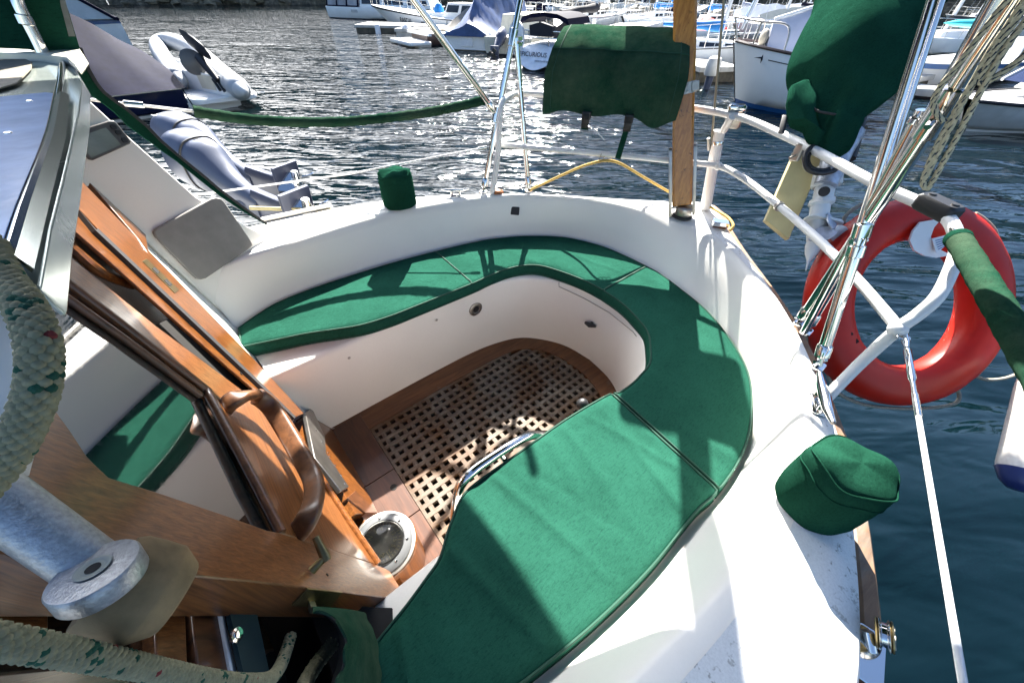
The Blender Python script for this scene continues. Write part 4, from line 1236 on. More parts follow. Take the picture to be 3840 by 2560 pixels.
# leg and gearcase
lp = [((1948, 300), 1.27), ((1925, 345), 1.27), ((1906, 400), 1.28), ((1896, 425), 1.28)]
b = MB(); b.tube([dep(p, t) for p, t in lp], [.048, .044, .036, .034], 14, flat=.7); b.build("mid_section", MAT['alloy'], ob, 60)
b = MB(); b.tube([dep(p, t) for p, t in (((1958, 275), 1.26), ((1938, 330), 1.262), ((1925, 358), 1.265))], .022, 10); b.tube([dep(p, t) for p, t in (((1975, 270), 1.30), ((1958, 340), 1.30), ((1950, 365), 1.30))], .020, 10); b.build("swivel_bracket", MAT['black'], ob, 60)
legm = plain("white outboard leg paint", (.72, .73, .72), .3)
b = MB()
def ell(p, w, k=.85): return [dep(p, 1.30) + RC @ V([math.cos(a) * w, 0, math.sin(a) * w * k]) for a in np.linspace(0, 6.283, 25)[:-1]]
b.loft([ell(p, w) for p, w in (((1906, 380), .036), ((1904, 384), .044), ((1898, 424), .047), ((1897, 428), .044))])
b.loft([ell(p, w) for p, w in (((1896, 427), .031), ((1890, 455), .031), ((1889, 458), .038), ((1886, 468), .040), ((1885, 471), .036), ((1884, 473), .031), ((1876, 535), .030), ((1872, 552), .026))])
b.build("lower_leg", legm, ob, 40)
b = MB(); b.loft([ell(p, w) for p, w in (((1874, 545), .024), ((1869, 565), .026), ((1864, 582), .020), ((1859, 596), .009), ((1856, 602), .004), ((1852, 618), .0025), ((1851, 622), .001))]); b.build("gearcase", legm, ob, 50)
b = MB(); b.rbox(dep((1886, 512), 1.30), (.060, .036, .004), [unit(RC @ V([1, .25, 0])), unit(RC @ V([0, .2, 1])), unit(RC @ V([-.25, 1, 0]))], .02, 5); b.build("cavitation_plate", legm, ob, 40)
gc = dep((1885, 535), 1.295)
b = MB()
for a in (30, 150, 270):
    a = RAD(a); u = RC @ V([math.cos(a), math.sin(a) * .8, .3]); w = RC @ V([-math.sin(a), math.cos(a), .5])
    b.sheet([[gc + RC @ V([.01, 0, -.04]) + u * r_ + w * (s_ * .024 * math.sin(math.pi * (r_ + .02) / .10)) for s_ in (-1, 0, 1)] for r_ in np.linspace(.0, .075, 6)], .004)
b.build("propeller", MAT['alloy'], ob, 60)
b = MB(); b.lathe([(.016, 0), (.016, .004), (.001, .005)], dep((1893, 440), 1.262), unit(CC - dep((1893, 440), 1.262)), 18); b.build("round_cap", MAT['rubber'], ob)
b = MB(); b.tube(spline([dep(p, 1.20) for p in ((1872, 335), (1856, 345), (1848, 365), (1855, 388), (1880, 398), (1910, 394), (1925, 385))], 6), .0075, 8); b.tube(spline([dep(p, 1.205) for p in ((1880, 345), (1862, 352), (1856, 368), (1864, 385), (1885, 391), (1905, 388))], 6), .006, 8); b.build("fuel_hose", MAT['black'], ob, 60)
# yellow mounting board clamped outside the rails
yb = thing("mounting_board", "yellow-painted board clamped upright outside the near stern rails", "board", pz((1820, 440), .9))
n_ = None
b = MB()
pbs = [dep(p, t) for p, t in (((1832, 335), 1.335), ((1890, 368), 1.315), ((1812, 550), 1.36), ((1758, 505), 1.385))]
nb = unit(np.cross(pbs[1] - pbs[0], pbs[3] - pbs[0]))
if nb @ (CC - pbs[0]) < 0: nb = -nb
b.prism(pbs, -nb * .035); b.build("plank", MAT['yellowboard'], yb, 30, .003)
b = MB()
for p, rr in ((low[6], .021), (low[7], .021)):
    pass
cpt = on_seg(low[6], low[7], (1785, 480)); tdir = unit(low[7] - low[6])
b.lathe([(.0135, -.006), (.017, -.006), (.017, .006), (.0135, .006)], cpt, tdir, 18)
b.tube([cpt + V([0, 0, .016]), cpt + V([0, 0, .016]) - nb * .03], .003, 8)
b.build("clamp", MAT['dullsteel'], yb, 40); b = MB(); cp2 = pz((1842, 333), ZU); b.rbox(cp2 - V([0, 0, .022]), (.014, .014, .026), None, .005); b.tube([cp2 - V([0, 0, .03]) + ux * .0, cp2 - V([0, 0, .03]) - nb * .06], .0035, 8); b.tube([cp2 - V([0.01, 0, .03]) - V([.05, 0, 0]), cp2 - V([0, 0, .03])], .0035, 8)
b.build("clamp", MAT['dullsteel'], yb, 40)

# lifebuoy
lb = thing("lifebuoy", "scuffed orange-red ring lifebuoy hanging outside the near stern rail over the water", "lifebuoy", tuple(dep((2081.7, 698.0), 1.31)))
bc_ = dep((2081.7, 698.0), 1.31); an, en = RAD(-126.2), RAD(38.6)
bn = V([math.cos(an) * math.cos(en), math.sin(an) * math.cos(en), math.sin(en)])
bu = unit(np.cross(bn, [0, 0, 1])); bw = np.cross(bn, bu)
b = MB(); rings = []
N = 96
for k in range(N + 1):
    a = 2 * math.pi * k / N
    o = math.cos(a) * bu + math.sin(a) * bw
    sm = 1.0
    for a0 in (.55, 2.2, 3.7, 5.3):
        dd_ = abs((a - a0 + math.pi) % (2 * math.pi) - math.pi); sm -= .035 * math.exp(-(dd_ / .035) ** 2)
    ring = []
    for j in range(24):
        t = 2 * math.pi * j / 24
        ct, st_ = math.cos(t), math.sin(t)
        rr = .071 * sm
        x = rr * (abs(ct) ** .85) * (1 if ct > 0 else -1); z = .062 * sm * (abs(st_) ** .85) * (1 if st_ > 0 else -1)
        ring.append(bc_ + o * (.290 + x) + bn * z)
    rings.append(ring)
b.loft(rings, True, False); b.build("ring", MAT['red'], lb, 70)
b = MB()
for rr in (.360, ):
    b.tube([bc_ + (math.cos(a) * bu + math.sin(a) * bw) * (rr - .003) + bn * .012 for a in np.linspace(0, 6.283, 73)[:-1]], .0028, 6, True)
b.build("mould_seam", plain("darker red moulding", (.40, .028, .015), .45), lb, 60)
def bz(p, off=.06):
    return pl(p, bc_ + bn * off, bn)
def grab(pts, off):
    b = MB(); b.tube(spline([bz(p, off) for p in pts], 6), .006, 8); b.build("grab_line", MAT['greyrope'], lb, 60)
grab([(2235, 862), (2270, 872), (2310, 868), (2345, 855), (2400, 830)], -.0)
grab([(2190, 885), (2203, 905), (2195, 925), (2150, 935), (2080, 938), (1990, 930), (1930, 905), (1905, 870), (1908, 850)], -.02)
grab([(1855, 755), (1852, 790), (1866, 820), (1880, 835)], -.02)
grab([(2240, 490), (2262, 505), (2285, 530), (2292, 560)], -.02)
grab([(2010, 455), (1960, 480), (1938, 505), (1940, 535)], -.03)
b = MB()
for p in ((1945, 765), (1958, 782)):
    c = bz(p, .052); b.lathe([(.013, 0), (.009, .002), (.001, .002)], c + bu * 0, unit(CC - c), 9, lambda r_, h_, a: (r_ * (1 + .35 * math.sin(2 * a + 1)), h_))
b.build("tear", MAT['dark'], lb)
lc = bz((2093, 850), .063); ty = unit(bz((2110, 800), .063) - bz((2093, 860), .063))
b = MB()
d1 = bz((2075, 868), .0630); d2 = bz((2125, 848), .063)
b.build  # (raised maker's lettering is only faintly legible)
# white holder clip with a printed label on the ring's top
hc = bz((2125, 560), .05)
b = MB(); pts = [(2115, 510), (2098, 530), (2090, 552), (2100, 575), (2125, 588), (2150, 592)]
wv = unit(bz((2165, 500), .05) - bz((2120, 520), .05))
b.sheet([[bz(p, .075 - .004 * k) , bz((p[0] + 48, p[1] - 8), .075 - .004 * k)] for k, p in enumerate(pts)], .006)
b.build("white_holder", MAT['clothwhite'], lb, 60)
b = MB(); b.prism([bz(p, .072) for p in ((2140, 548), (2172, 540), (2182, 556), (2150, 582))], bn * .001); lab = b.build("paper_label", MAT['clothwhite'], lb)
b = MB()
for k in range(5):
    a, c = V((2148 + k * 1.5, 552 + k * 5)), V((2172 + k * 1.0, 546 + k * 4)); b.prism([bz(a, .0735), bz(c, .0735), bz(c + V([.5, 1.6]), .0735), bz(a + V([.5, 1.6]), .0735)], bn * .0004)
b.build("label_print", plain("blue label print", (.08, .12, .30), .6), lab)
b = MB(); hk = pz((2150, 480), ZU); b.rbox(hk + V([0, 0, .004]), (.045, .022, .018), [unit(up[11] - up[10]), unit(np.cross([0, 0, 1], up[11] - up[10])), (0, 0, 1)], .012, 4)
for k in (-.6, .6): b.lathe([(.008, 0), (.007, .003), (.001, .0035)], hk + unit(up[11] - up[10]) * .045 * k + V([0, 0, .022]), (0, 0, 1), 12)
b.build("buoy_clamp", MAT['black'], boat, 40)
b = MB(); c1 = pz((2018, 415), ZU); tdr = unit(up[10] - up[9]); b.lathe([(.014, -.012), (.02, -.012), (.02, .012), (.014, .012)], c1, tdr, 18); b.rbox(c1 + V([.02, .0, .0]), (.014, .012, .012), None, .004); b.build("rail_clamp", MAT['dullsteel'], boat, 40)

# lifelines
ll = [up[17] + V([0, 0, -.012]), V([.62, -1.31, .86]), V([.30, -1.40, .86])]
g0, g1 = pz((2078, 770), .85), None
e2 = py((2208, 1568), g0[1] - .02) if False else None
def on_line(a, c, p): return on_seg(a, c, p)
# the lower line runs forward, nearly level
La = pz((2078, 768), .85); Lb = pz((2212, 1568), .845)
life = thing("lifeline", "thin white-coated lower lifeline wire running forward from the near stern rail", "lifeline", La)
ld = unit(Lb - La)
b = MB(); b.tube([La + ld * .26, Lb + ld * 1.2], .0042, 10); b.build("wire", MAT['vinyl'], life, 60)
b = MB(); s1 = lambda t: La + ld * t
b.tube([s1(.0), s1(.03), s1(.05)], [.006, .007, .004], 10); b.tube([s1(.05), s1(.06), s1(.16), s1(.17)], [.004, .0065, .0065, .004], 10); b.tube([s1(.17), s1(.2), s1(.21), s1(.27)], [.004, .004, .0052, .0052], 10)
b.tube([La + V([.012 * math.cos(a), .012 * math.sin(a), .0]) + V([-.012, 0, 0]) for a in np.linspace(0, 6.28, 14)], .0018, 6)
b.build("turnbuckle", MAT['steel'], life, 50)
Ua = pz((2200, 548), 1.035); Ub = pz((2352, 800), 1.03)
ud = unit(Ub - Ua)
ulin = thing("lifeline", "upper lifeline in a thick faded green padded sleeve at the right edge", "lifeline", Ua)
rr = []
pth = [Ua + ud * t for t in np.linspace(0, .9, 90)]
b = MB(); b.tube([p for k, p in enumerate(pth)], [.0205 + .0004 * math.sin(k * 1.9) + .0004 * math.sin(k * .8) for k in range(90)], 22); b.build("padded_sleeve", MAT['greenfaded'], ulin, 70)
b = MB(); b.tube([Ua - ud * .05, Ua + ud * .01], .006, 8); b.build("wire_end", MAT['steel'], ulin, 60)
b = MB(); b.lathe([(.0213, 0), (.0225, .004), (.0215, .02)], Ua - ud * .004, ud, 24); b.build("sleeve_hem", MAT['greencover'], ulin, 60)
# far side: green sleeved upper line, white lower line
Sa = py((1106, 232), .53)
fs = [(1112, 230), (1040, 248), (960, 262), (880, 272), (800, 279), (700, 281), (600, 277), (520, 268), (445, 256)]
ys = [.53, .62, .70, .76, .81, .85, .87, .88, .885]
pth = spline([py(p, y_) for p, y_ in zip(fs, ys)], 10)
fl_ = thing("lifeline", "upper lifeline in a wrinkled green sleeve sagging across the water on the far side", "lifeline", pth[len(pth) // 2])
n = len(pth)
b = MB(); b.tube(pth, [.019 + .0012 * math.sin(k * 2.3) + .0008 * math.sin(k * .9) for k in range(n)], 16); b.build("padded_sleeve", MAT['greenfaded'], fl_, 70)
far_end = py((285, 238), .87)
b = MB(); b.tube([pth[-1], far_end, far_end + (far_end - pth[-1]) * 1.5], .0045, 8); b.build("wire", MAT['vinyl'], fl_, 60); b = MB(); b.tube([pth[0], up[1]], .004, 8); b.build("wire", MAT['vinyl'], fl_, 60)
b = MB(); e1 = py((330, 242), .87); b.tube([e1, far_end], .010, 10); b.build("wire_end", MAT['steel'], fl_, 60)
l2 = thing("lifeline", "thin white lower lifeline wire sloping past the tilted outboards on the far side", "lifeline", py((900, 380), .8))
b = MB(); b.tube([py((1118, 338), .50), py((800, 400), .80), py((500, 441), .86), py((440, 449), .87)], .004, 8); b.build("wire", MAT['vinyl'], l2, 60)
b = MB(); b.tube([py((1118, 338), .50), py((1098, 342), .52)], .007, 8); b.build("wire_end", MAT['steel'], l2, 60)

# fender at the right edge
fz = py((2325, 1095), -1.62)
fdp = 1.12
fe = thing("fender", "white cylindrical fender with a navy end hanging over the dark water at the right edge", "fender", dep((2335, 1100), fdp))
fa, fb_ = dep((2392, 900), fdp + .05), dep((2342, 1112), fdp)
fd = unit(fa - fb_); FL = np.linalg.norm(fa - fb_)
b = MB(); b.lathe([(.050, .03), (.054, .05), (.054, FL), (.05, FL + .06), (.02, FL + .09)], fb_, fd, 28); b.build("body", plain("weathered white fender vinyl", (.66, .63, .58), .5, 0, .18, 60, .2, 90), fe, 60)
b = MB(); b.lathe([(.001, -.02), (.024, -.016), (.041, .002), (.049, .022), (.0535, .034), (.0547, .038), (.05, .04)], fb_, fd, 28); b.build("end_cap", plain("navy fender vinyl", (.02, .03, .12), .3), fe, 60)
b = MB(); b.tube([fa + fd * .08, fa + fd * .2, pz((2352, 800), 1.03) + unit(pz((2352, 800), 1.03) - pz((2200, 548), 1.035)) * .35], .006, 8); b.build("fender_line", MAT['vinyl'], fe, 60)

# ============================================================ WHEELHOUSE ROOF EDGE AND THE GEAR CLOSE TO THE VIEWER
ZR = 1.28
def hz(pts, z): return [pz(p, z) for p in pts]
b = MB(); b.prism(hz(qs('A1', (-900, 300), (0, 345), (250, 362), (430, 395), (500, 450), (562, 560), (540, 760), (430, 1240), (345, 1568)) + qs('B1', (275, 395), (262, 425), (225, 425), (150, 360), (0, 300), (-900, 100)), ZR - .004), (0, 0, -.022))
roof = b.build("wheelhouse_roof", MAT['castgreen'], boat, 30, .005)
edge = hz(qs('A1', (430, 400), (420, 520), (398, 650), (345, 930), (170, 1430)) + qs('B1', (75, 215)), ZR + .001)
b = MB(); b.prism(hz(qs('A1', (-900, 760), (0, 682), (330, 650), (385, 656), (335, 940), (165, 1420)) + qs('B1', (60, 205), (0, 212), (-900, 330)), ZR - .002), (0, 0, .004)); b.build("roof_panel", MAT['bluelilac'], roof, 30, .002)
b = MB(); b.tube(spline(edge, 6), .0052, 10); 
e2 = [pz(p, ZR - .001) for p in qs('A1', (398, 650), (345, 930), (172, 1430)) + qs('B1', (80, 215))]
b.build("edge_trim", MAT['steel'], roof, 60)
b = MB()
outer = hz(qs('A1', (470, 660), (440, 960), (330, 1400)) + qs('B1', (215, 312)), ZR + .0005); inn_ = hz(qs('A1', (398, 660), (345, 940), (172, 1430)) + qs('B1', (80, 215)), ZR + .004)
b.sheet([inn_, [a * .5 + c * .5 + V([0, 0, .004]) for a, c in zip(inn_, outer)], outer], .003); b.build("edge_capping", plain("polished alloy capping", (.55, .60, .58), .16, .9, .12, 6, .06, 20), roof, 60)
b = MB(); b.prism(hz(qs('A1', (-900, 430), (0, 412), (180, 412), (222, 432), (215, 475), (120, 575), (0, 612), (-900, 700)), ZR + .0005), (0, 0, .002)); b.build("roof_recess", MAT['felt'], roof, 30)
b = MB(); b.prism(hz(qs('A1', (-900, 235), (0, 250), (300, 264), (505, 280), (572, 378), (515, 446), (450, 392), (250, 366), (-900, 330)), ZR + .012), (0, 0, -.018)); b.build("roof_coaming", MAT['cream'], roof, 30, .003)
b = MB()
for p in ((200, 692), (55, 910), (-150, 700)):
    c = pz(q('A1', *p), ZR + .0022); b.lathe([(.0040, 0), (.0038, .0008), (.0012, .0002), (.0008, .0002)], c, (0, 0, 1), 18)
b.build("roof_screw", MAT['steel'], roof)

# green canvas side curtain with its tube and zipper
CY = .50
b = MB(); b.prism([py(p, CY) for p in qs('A1', (-700, -700), (250, -700), (440, 0), (470, 80), (505, 200), (545, 330), (480, 420), (200, 340), (-700, 300))], (0, .003, 0))
cur = b.build("canvas_curtain", MAT['greencover'], boat, 40)
b = MB(); b.prism([py(p, CY - .002) for p in qs('A1', (370, -300), (440, -300), (445, 0), (470, 90), (515, 250), (470, 250), (415, 40))], (0, .002, 0)); b.build("curtain_hem", plain("grey canvas hem", (.14, .145, .13), .85, 0, .2, 40), cur, 40)
b = MB(); tp_ = [py(p, CY - .03) for p in qs('A1', (60, -300), (110, -20), (165, 110), (240, 255), (300, 380))]
b.tube(spline(tp_, 5), .0125, 14); b.build("curtain_pole", MAT['steel'], cur, 60)
b = MB(); jn = py(q('A1', 150, 95), CY - .03); dj = unit(tp_[3] - tp_[1]); b.lathe([(.0125, 0), (.0155, .002), (.0155, .018), (.0125, .02)], jn, dj, 16); b.build("pole_joint", MAT['steel'], cur, 40)
zp = qs('A1', (440, -10), (475, 90), (510, 215), (545, 330), (570, 400), (605, 480), (650, 560), (705, 630), (780, 690), (860, 745), (1000, 862), (1100, 965), (1200, 1050), (1300, 1132), (1400, 1212), (1500, 1298), (1650, 1410), (1823, 1535))
wg = qs('A1', (440, 10), (470, 110), (500, 240), (515, 400), (520, 460), (560, 560), (600, 640), (690, 700), (780, 770), (870, 862), (1000, 955), (1100, 1030), (1200, 1100), (1300, 1180), (1400, 1260), (1500, 1340), (1650, 1440), (1823, 1540))
Z_ = [wk(p, -.035) for p in zp[3:]]; W_ = [wk(p, -.03) for p in wg[3:]]
b = MB(); b.sheet([W_, [a * .5 + c * .5 - WN * .004 for a, c in zip(W_, Z_)], Z_], .002); cr = b.build("spray_flap", MAT['greencover'], boat, 60)
b = MB(); zz = resample(Z_, 240)
b.tube(zz, .0028, 6)
for i in range(0, 239, 1):
    t = unit(zz[i + 1] - zz[i]); b.box(zz[i] + WN * .002, (.0012, .0046, .0016), [t, unit(np.cross(WN, t)), WN])
b.build("zipper", MAT['rubber'], cr, 40)

# added canvas, out of view, shaped to cast the shadow on cushions and deck
b = MB()
g = []
for i in range(9):
    u = i / 8; g.append([V([-.22 + u * 1.38 - .03 * (abs(2 * v / 12 - 1) ** 4), -1.45 + v * (2.12 / 12), 1.93 - .05 * (2 * u - 1) ** 2 - .06 * (2 * v / 12 - 1) ** 2]) for v in range(13)])
b.sheet(g, .003); b.build("shade_awning", MAT['greencover'], boat, 60)

# added panel and bracket, out of view, placed to shade the port quarter cushion
b = MB(); sc0 = V([1.80, .27, 1.70]); b.rbox(sc0, (.21, .20, .012), [unit([.8, .6, .1]), unit([-.6, .8, 0]), (0, 0, 1)], .03, 3); spn = b.build("shadow_panel", MAT['window'], boat, 40)
b = MB(); b.tube([V([1.57, -.29, 1.66]), V([1.70, .02, 1.67]), sc0 - V([0, 0, .02])], .012, 8); b.build("shadow_panel_bracket", MAT['steel'], spn, 60)

# thick braided sheet ropes
def braid(name, root, path, R, N=8, pitch=None, marks=True, step=.0016, flat=.62):
    pitch = pitch or R * 7.0
    P = V(resample(path, max(40, int(np.sum(np.linalg.norm(np.diff(V(path), axis=0), axis=1)) / step))))
    m = len(P)
    z = np.concatenate([[0], np.cumsum(np.linalg.norm(np.diff(P, axis=0), axis=1))])
    T = np.gradient(P, axis=0); T /= np.linalg.norm(T, axis=1, keepdims=True)
    U = np.zeros_like(P); u = unit(np.cross(T[0], [0.3, .2, 1]))
    for i in range(m):
        u = unit(u - T[i] * (u @ T[i])); U[i] = u
    W = np.cross(T, U)
    b = MB(); b.cur = 3; b.tube(P[::4], R * .72, 12); b.cur = 0
    sr = 2 * math.pi * R / N * .50
    for s_ in (1, -1):
        for i in range(N):
            ph = 2 * math.pi * z / pitch
            th = s_ * ph + 2 * math.pi * i / N + (.0 if s_ > 0 else math.pi / N * 0)
            r = R * (.93 + s_ * .17 * np.cos(N * ph))
            path_ = P + U * (r * np.cos(th))[:, None] + W * (r * np.sin(th))[:, None]
            n6 = 6
            rad = U * np.cos(th)[:, None] + W * np.sin(th)[:, None]
            tan = np.gradient(path_, axis=0); tan /= np.linalg.norm(tan, axis=1, keepdims=True)
            sid = np.cross(tan, rad)
            rings = np.stack([path_ + sid * (sr * math.cos(2 * math.pi * k / n6)) + rad * (sr * flat * math.sin(2 * math.pi * k / n6)) for k in range(n6)], 1)
            o = len(b.v); b.v += [tuple(p) for p in rings.reshape(-1, 3)]
            L = z[-1]
            for a in range(m - 1):
                mat = 0
                zz_ = z[a]
                if marks:
                    if s_ > 0 and i in (0, 1) and (zz_ % (pitch * .79)) < pitch * .30: mat = 1
                    if s_ < 0 and i == 3 and ((zz_ + .01) % (pitch * .83)) < pitch * .24: mat = 1
                    if s_ > 0 and i == 4 and ((zz_ + pitch * .5) % (pitch * 1.27)) < pitch * .11: mat = 2
                for k in range(n6):
                    k2 = (k + 1) % n6
                    b.f.append((o + a * n6 + k, o + a * n6 + k2, o + (a + 1) * n6 + k2, o + (a + 1) * n6 + k)); b.mi.append(mat)
    return b.build(name, [MAT['ropecream'], MAT['ropegreen'], MAT['ropered'], MAT['greyrope']], root, 70)
lp_ = [((-30, 560), .235), ((10, 640), .222), ((48, 690), .212), ((76, 745), .204), ((91, 800), .20), ((92, 855), .20), ((82, 910), .20), ((60, 970), .20), ((30, 1030), .20), ((-10, 1085), .20), ((-60, 1140), .20)]
path = spline([dep(p, t) for p, t in lp_], 10)
rl = thing("braided_rope", "thick flecked cream braided rope hanging in a loop beside the roof edge", "rope", path[len(path) // 2])
braid("rope_strands", rl, path, .0070, step=.001)
lp_ = [((-90, 1455), .19), ((0, 1472), .20), ((120, 1492), .225), ((250, 1516), .26), ((380, 1542), .31), ((480, 1560), .36), ((560, 1567), .41), ((615, 1560), .46), ((640, 1535), .50), ((655, 1500), .54), ((668, 1460), .57)]
path = spline([dep(p, t) for p, t in lp_], 12)
r2 = thing("braided_rope", "thick flecked cream braided rope running below the spar end into the bag", "rope", path[len(path) // 2])
braid("rope_strands", r2, path, .0066, step=.0011)
lp_ = [((690, 1600), .50), ((705, 1560), .54), ((730, 1520), .58), ((762, 1480), .62)]
path = spline([dep(p, t) for p, t in lp_], 8)
r3 = thing("braided_rope", "darker rope tail lying in the shade inside the green canvas bag", "rope", path[0])
braid("rope_strands", r3, path, .009, marks=False, step=.003)

# spar end with its eye fitting and moulded plug
s0, s1_ = dep(q('C1', -420, 30), .245), dep(q('C1', 610, 760), .276)
sp = thing("metal_spar", "weathered aluminium spar with an eye fitting on its end, close at the lower left", "spar", s1_)
b = MB(); b.tube([s0 + (s1_ - s0) * t for t in np.linspace(0, 1, 12)], .0175, 28); b.build("tube", MAT['sparalloy'], sp, 60)
fc = dep(q('C1', 640, 790), .258)
toc = unit(CC - fc); im = RC @ V([-.60, -.80, 0]); fn = unit(.56 * toc + .83 * unit(im - toc * (im @ toc)))
b = MB(); b.lathe([(.009, .0005), (.0235, 0), (.0245, -.0015), (.0245, -.014), (.0235, -.016), (.001, -.016)], fc, fn, 48)
ef = b.build("eye_fitting", MAT['sparalloy'], sp, 40)
b = MB(); b.lathe([(.0090, .0010), (.0098, .0018), (.0086, .0021), (.0066, .0013), (.006, .0008), (.001, .0006)], fc + fn * .0, fn, 32); b.build("eye_bush", plain("grey bush plastic", (.30, .33, .30), .5), ef, 40)
b = MB(); b.lathe([(.0042, .0), (.0042, .0006), (.001, .0006)], fc + fn * .0009, fn, 20); b.build("eye_hole", MAT['dark'], ef)
k0, k1 = dep(q('C1', 760, 880), .285), dep(q('C1', 1120, 965), .302)
ka = unit(k1 - k0); KL = np.linalg.norm(k1 - k0)
b = MB(); b.lathe([(.001, -.004), (.031, -.004), (.034, .002), (.0345, KL * .40), (.0345, KL * .80), (.0335, KL * .86), (.026, KL * 1.22), (.024, KL * 1.26), (.001, KL * 1.27)], k0, ka, 44); b.build("moulded_plug", MAT['tan'], sp, 50)
b = MB(); wp = [dep((-60, 640), .33), dep((-25, 800), .30), dep((-25, 960), .29), dep((-60, 1100), .28)]
b.tube(spline(wp, 6), .026, 20); b.build("white_tube", plain("white painted alloy", (.62, .64, .66), .4, .1, .15, 12, .1), sp, 60)

# canvas rope bag hung on the bulkhead beside the door
bag = thing("rope_bag", "open green canvas rope bag with a dark mouth hanging beside the cabin door", "bag", pz((760, 1500), .5))
rim_ = qs('C2', (420, 1092), (500, 1104), (575, 1165), (615, 1250), (622, 1330), (608, 1430), (575, 1530), (540, 1640), (480, 1800))
out_ = qs('C2', (500, 1092), (740, 1092), (775, 1150), (815, 1220), (835, 1290), (848, 1390), (860, 1480), (866, 1568), (850, 1800))
A_ = spline([pz(p, .74) for p in rim_], 6); B_ = spline([pz(p, .50) for p in out_], 6)
g = []
for t in np.linspace(0, 1, 9):
    g.append([a * (1 - t) + c * t + V([0, 0, .030 * math.sin(math.pi * t) + .006 * math.sin(k * .55 + 3 * t)]) for k, (a, c) in enumerate(zip(A_, B_))])
b = MB(); b.sheet(g, .003); b.build("canvas_front", MAT['greenfaded'], bag, 60)
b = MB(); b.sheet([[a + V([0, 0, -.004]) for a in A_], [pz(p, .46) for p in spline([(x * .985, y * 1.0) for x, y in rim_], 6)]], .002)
b.prism([pz(p, .45) for p in [(490, 1380), (900, 1395), (900, 1700), (490, 1700)]], (0, 0, -.01)); b.build("mouth_shade", MAT['dark'], bag, 60)  # near-black sheets stand in for the shade down in the bag
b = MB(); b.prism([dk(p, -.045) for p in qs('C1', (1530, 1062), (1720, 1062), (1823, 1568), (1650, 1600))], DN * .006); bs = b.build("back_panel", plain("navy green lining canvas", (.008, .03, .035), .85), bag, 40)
b = MB(); sc_ = dk(q('C1', 1610, 1240), -.036); b.lathe([(.009, 0), (.0085, .003), (.005, .0036), (.0045, .006), (.001, .0065)], sc_, unit(DN + V([0, -.5, .2])), 20); b.build("snap_stud", MAT['steel'], bs, 40)

# sheet rope coil slung on the near awning poles
cl = thing("rope_coil", "navy-flecked cream rope slung in a long coil along the stainless poles", "rope", dep((2200, 250), 1.0))
b = MB()
def fleck(path, R, seed):
    r = random.Random(seed); P = resample(path, max(30, int(len(path) * 6)))
    b.cur = 0; b.tube(P, R, 9)
    i = 3; a0 = 0
    while i < len(P) - 4:
        d_ = unit(P[i + 1] - P[i - 1]); u = unit(np.cross(d_, [.2, .3, 1])); w = np.cross(d_, u)
        for a in (a0, a0 + 3.14):
            b.cur = 1; o = P[i] + (u * math.cos(a) + w * math.sin(a)) * R * .72
            b.tube([o - d_ * R * .9 , o + d_ * R * .9 + (w * math.cos(a) - u * math.sin(a)) * R * .5], R * .30, 5)
        b.cur = 0
        a0 += 1.9; i += 7
def cdep(p):
    k = on_seg(Q0, Q1 + (Q1 - Q0) * .4, p); return dep(p, (RC.T @ (k - CC))[2] - .03)
fleck(spline([cdep(p) for p in ((2380, 20), (2310, 110), (2250, 215), (2190, 330), (2140, 420), (2128, 432), (2122, 410), (2160, 320), (2225, 205), (2290, 100), (2360, -10))], 9), .0050, 1)
fleck(spline([cdep(p) for p in ((2390, 70), (2350, 130), (2290, 175), (2262, 190), (2252, 178), (2290, 110), (2350, 20))], 9), .0050, 2)
fleck(spline([cdep(p) for p in ((2370, 0), (2300, 80), (2240, 180), (2170, 320), (2120, 420))], 9), .0050, 3)
fleck(spline([cdep(p) for p in ((2330, -20), (2260, 70), (2200, 150), (2160, 200), (2145, 235), (2152, 262), (2168, 278))], 9), .0048, 4)
b.build("coil_strands", [MAT['greyrope'] if False else plain("cream coil rope", (.50, .46, .33), .9, 0, .3, 220, .5, 600), MAT['flake']], cl, 60)

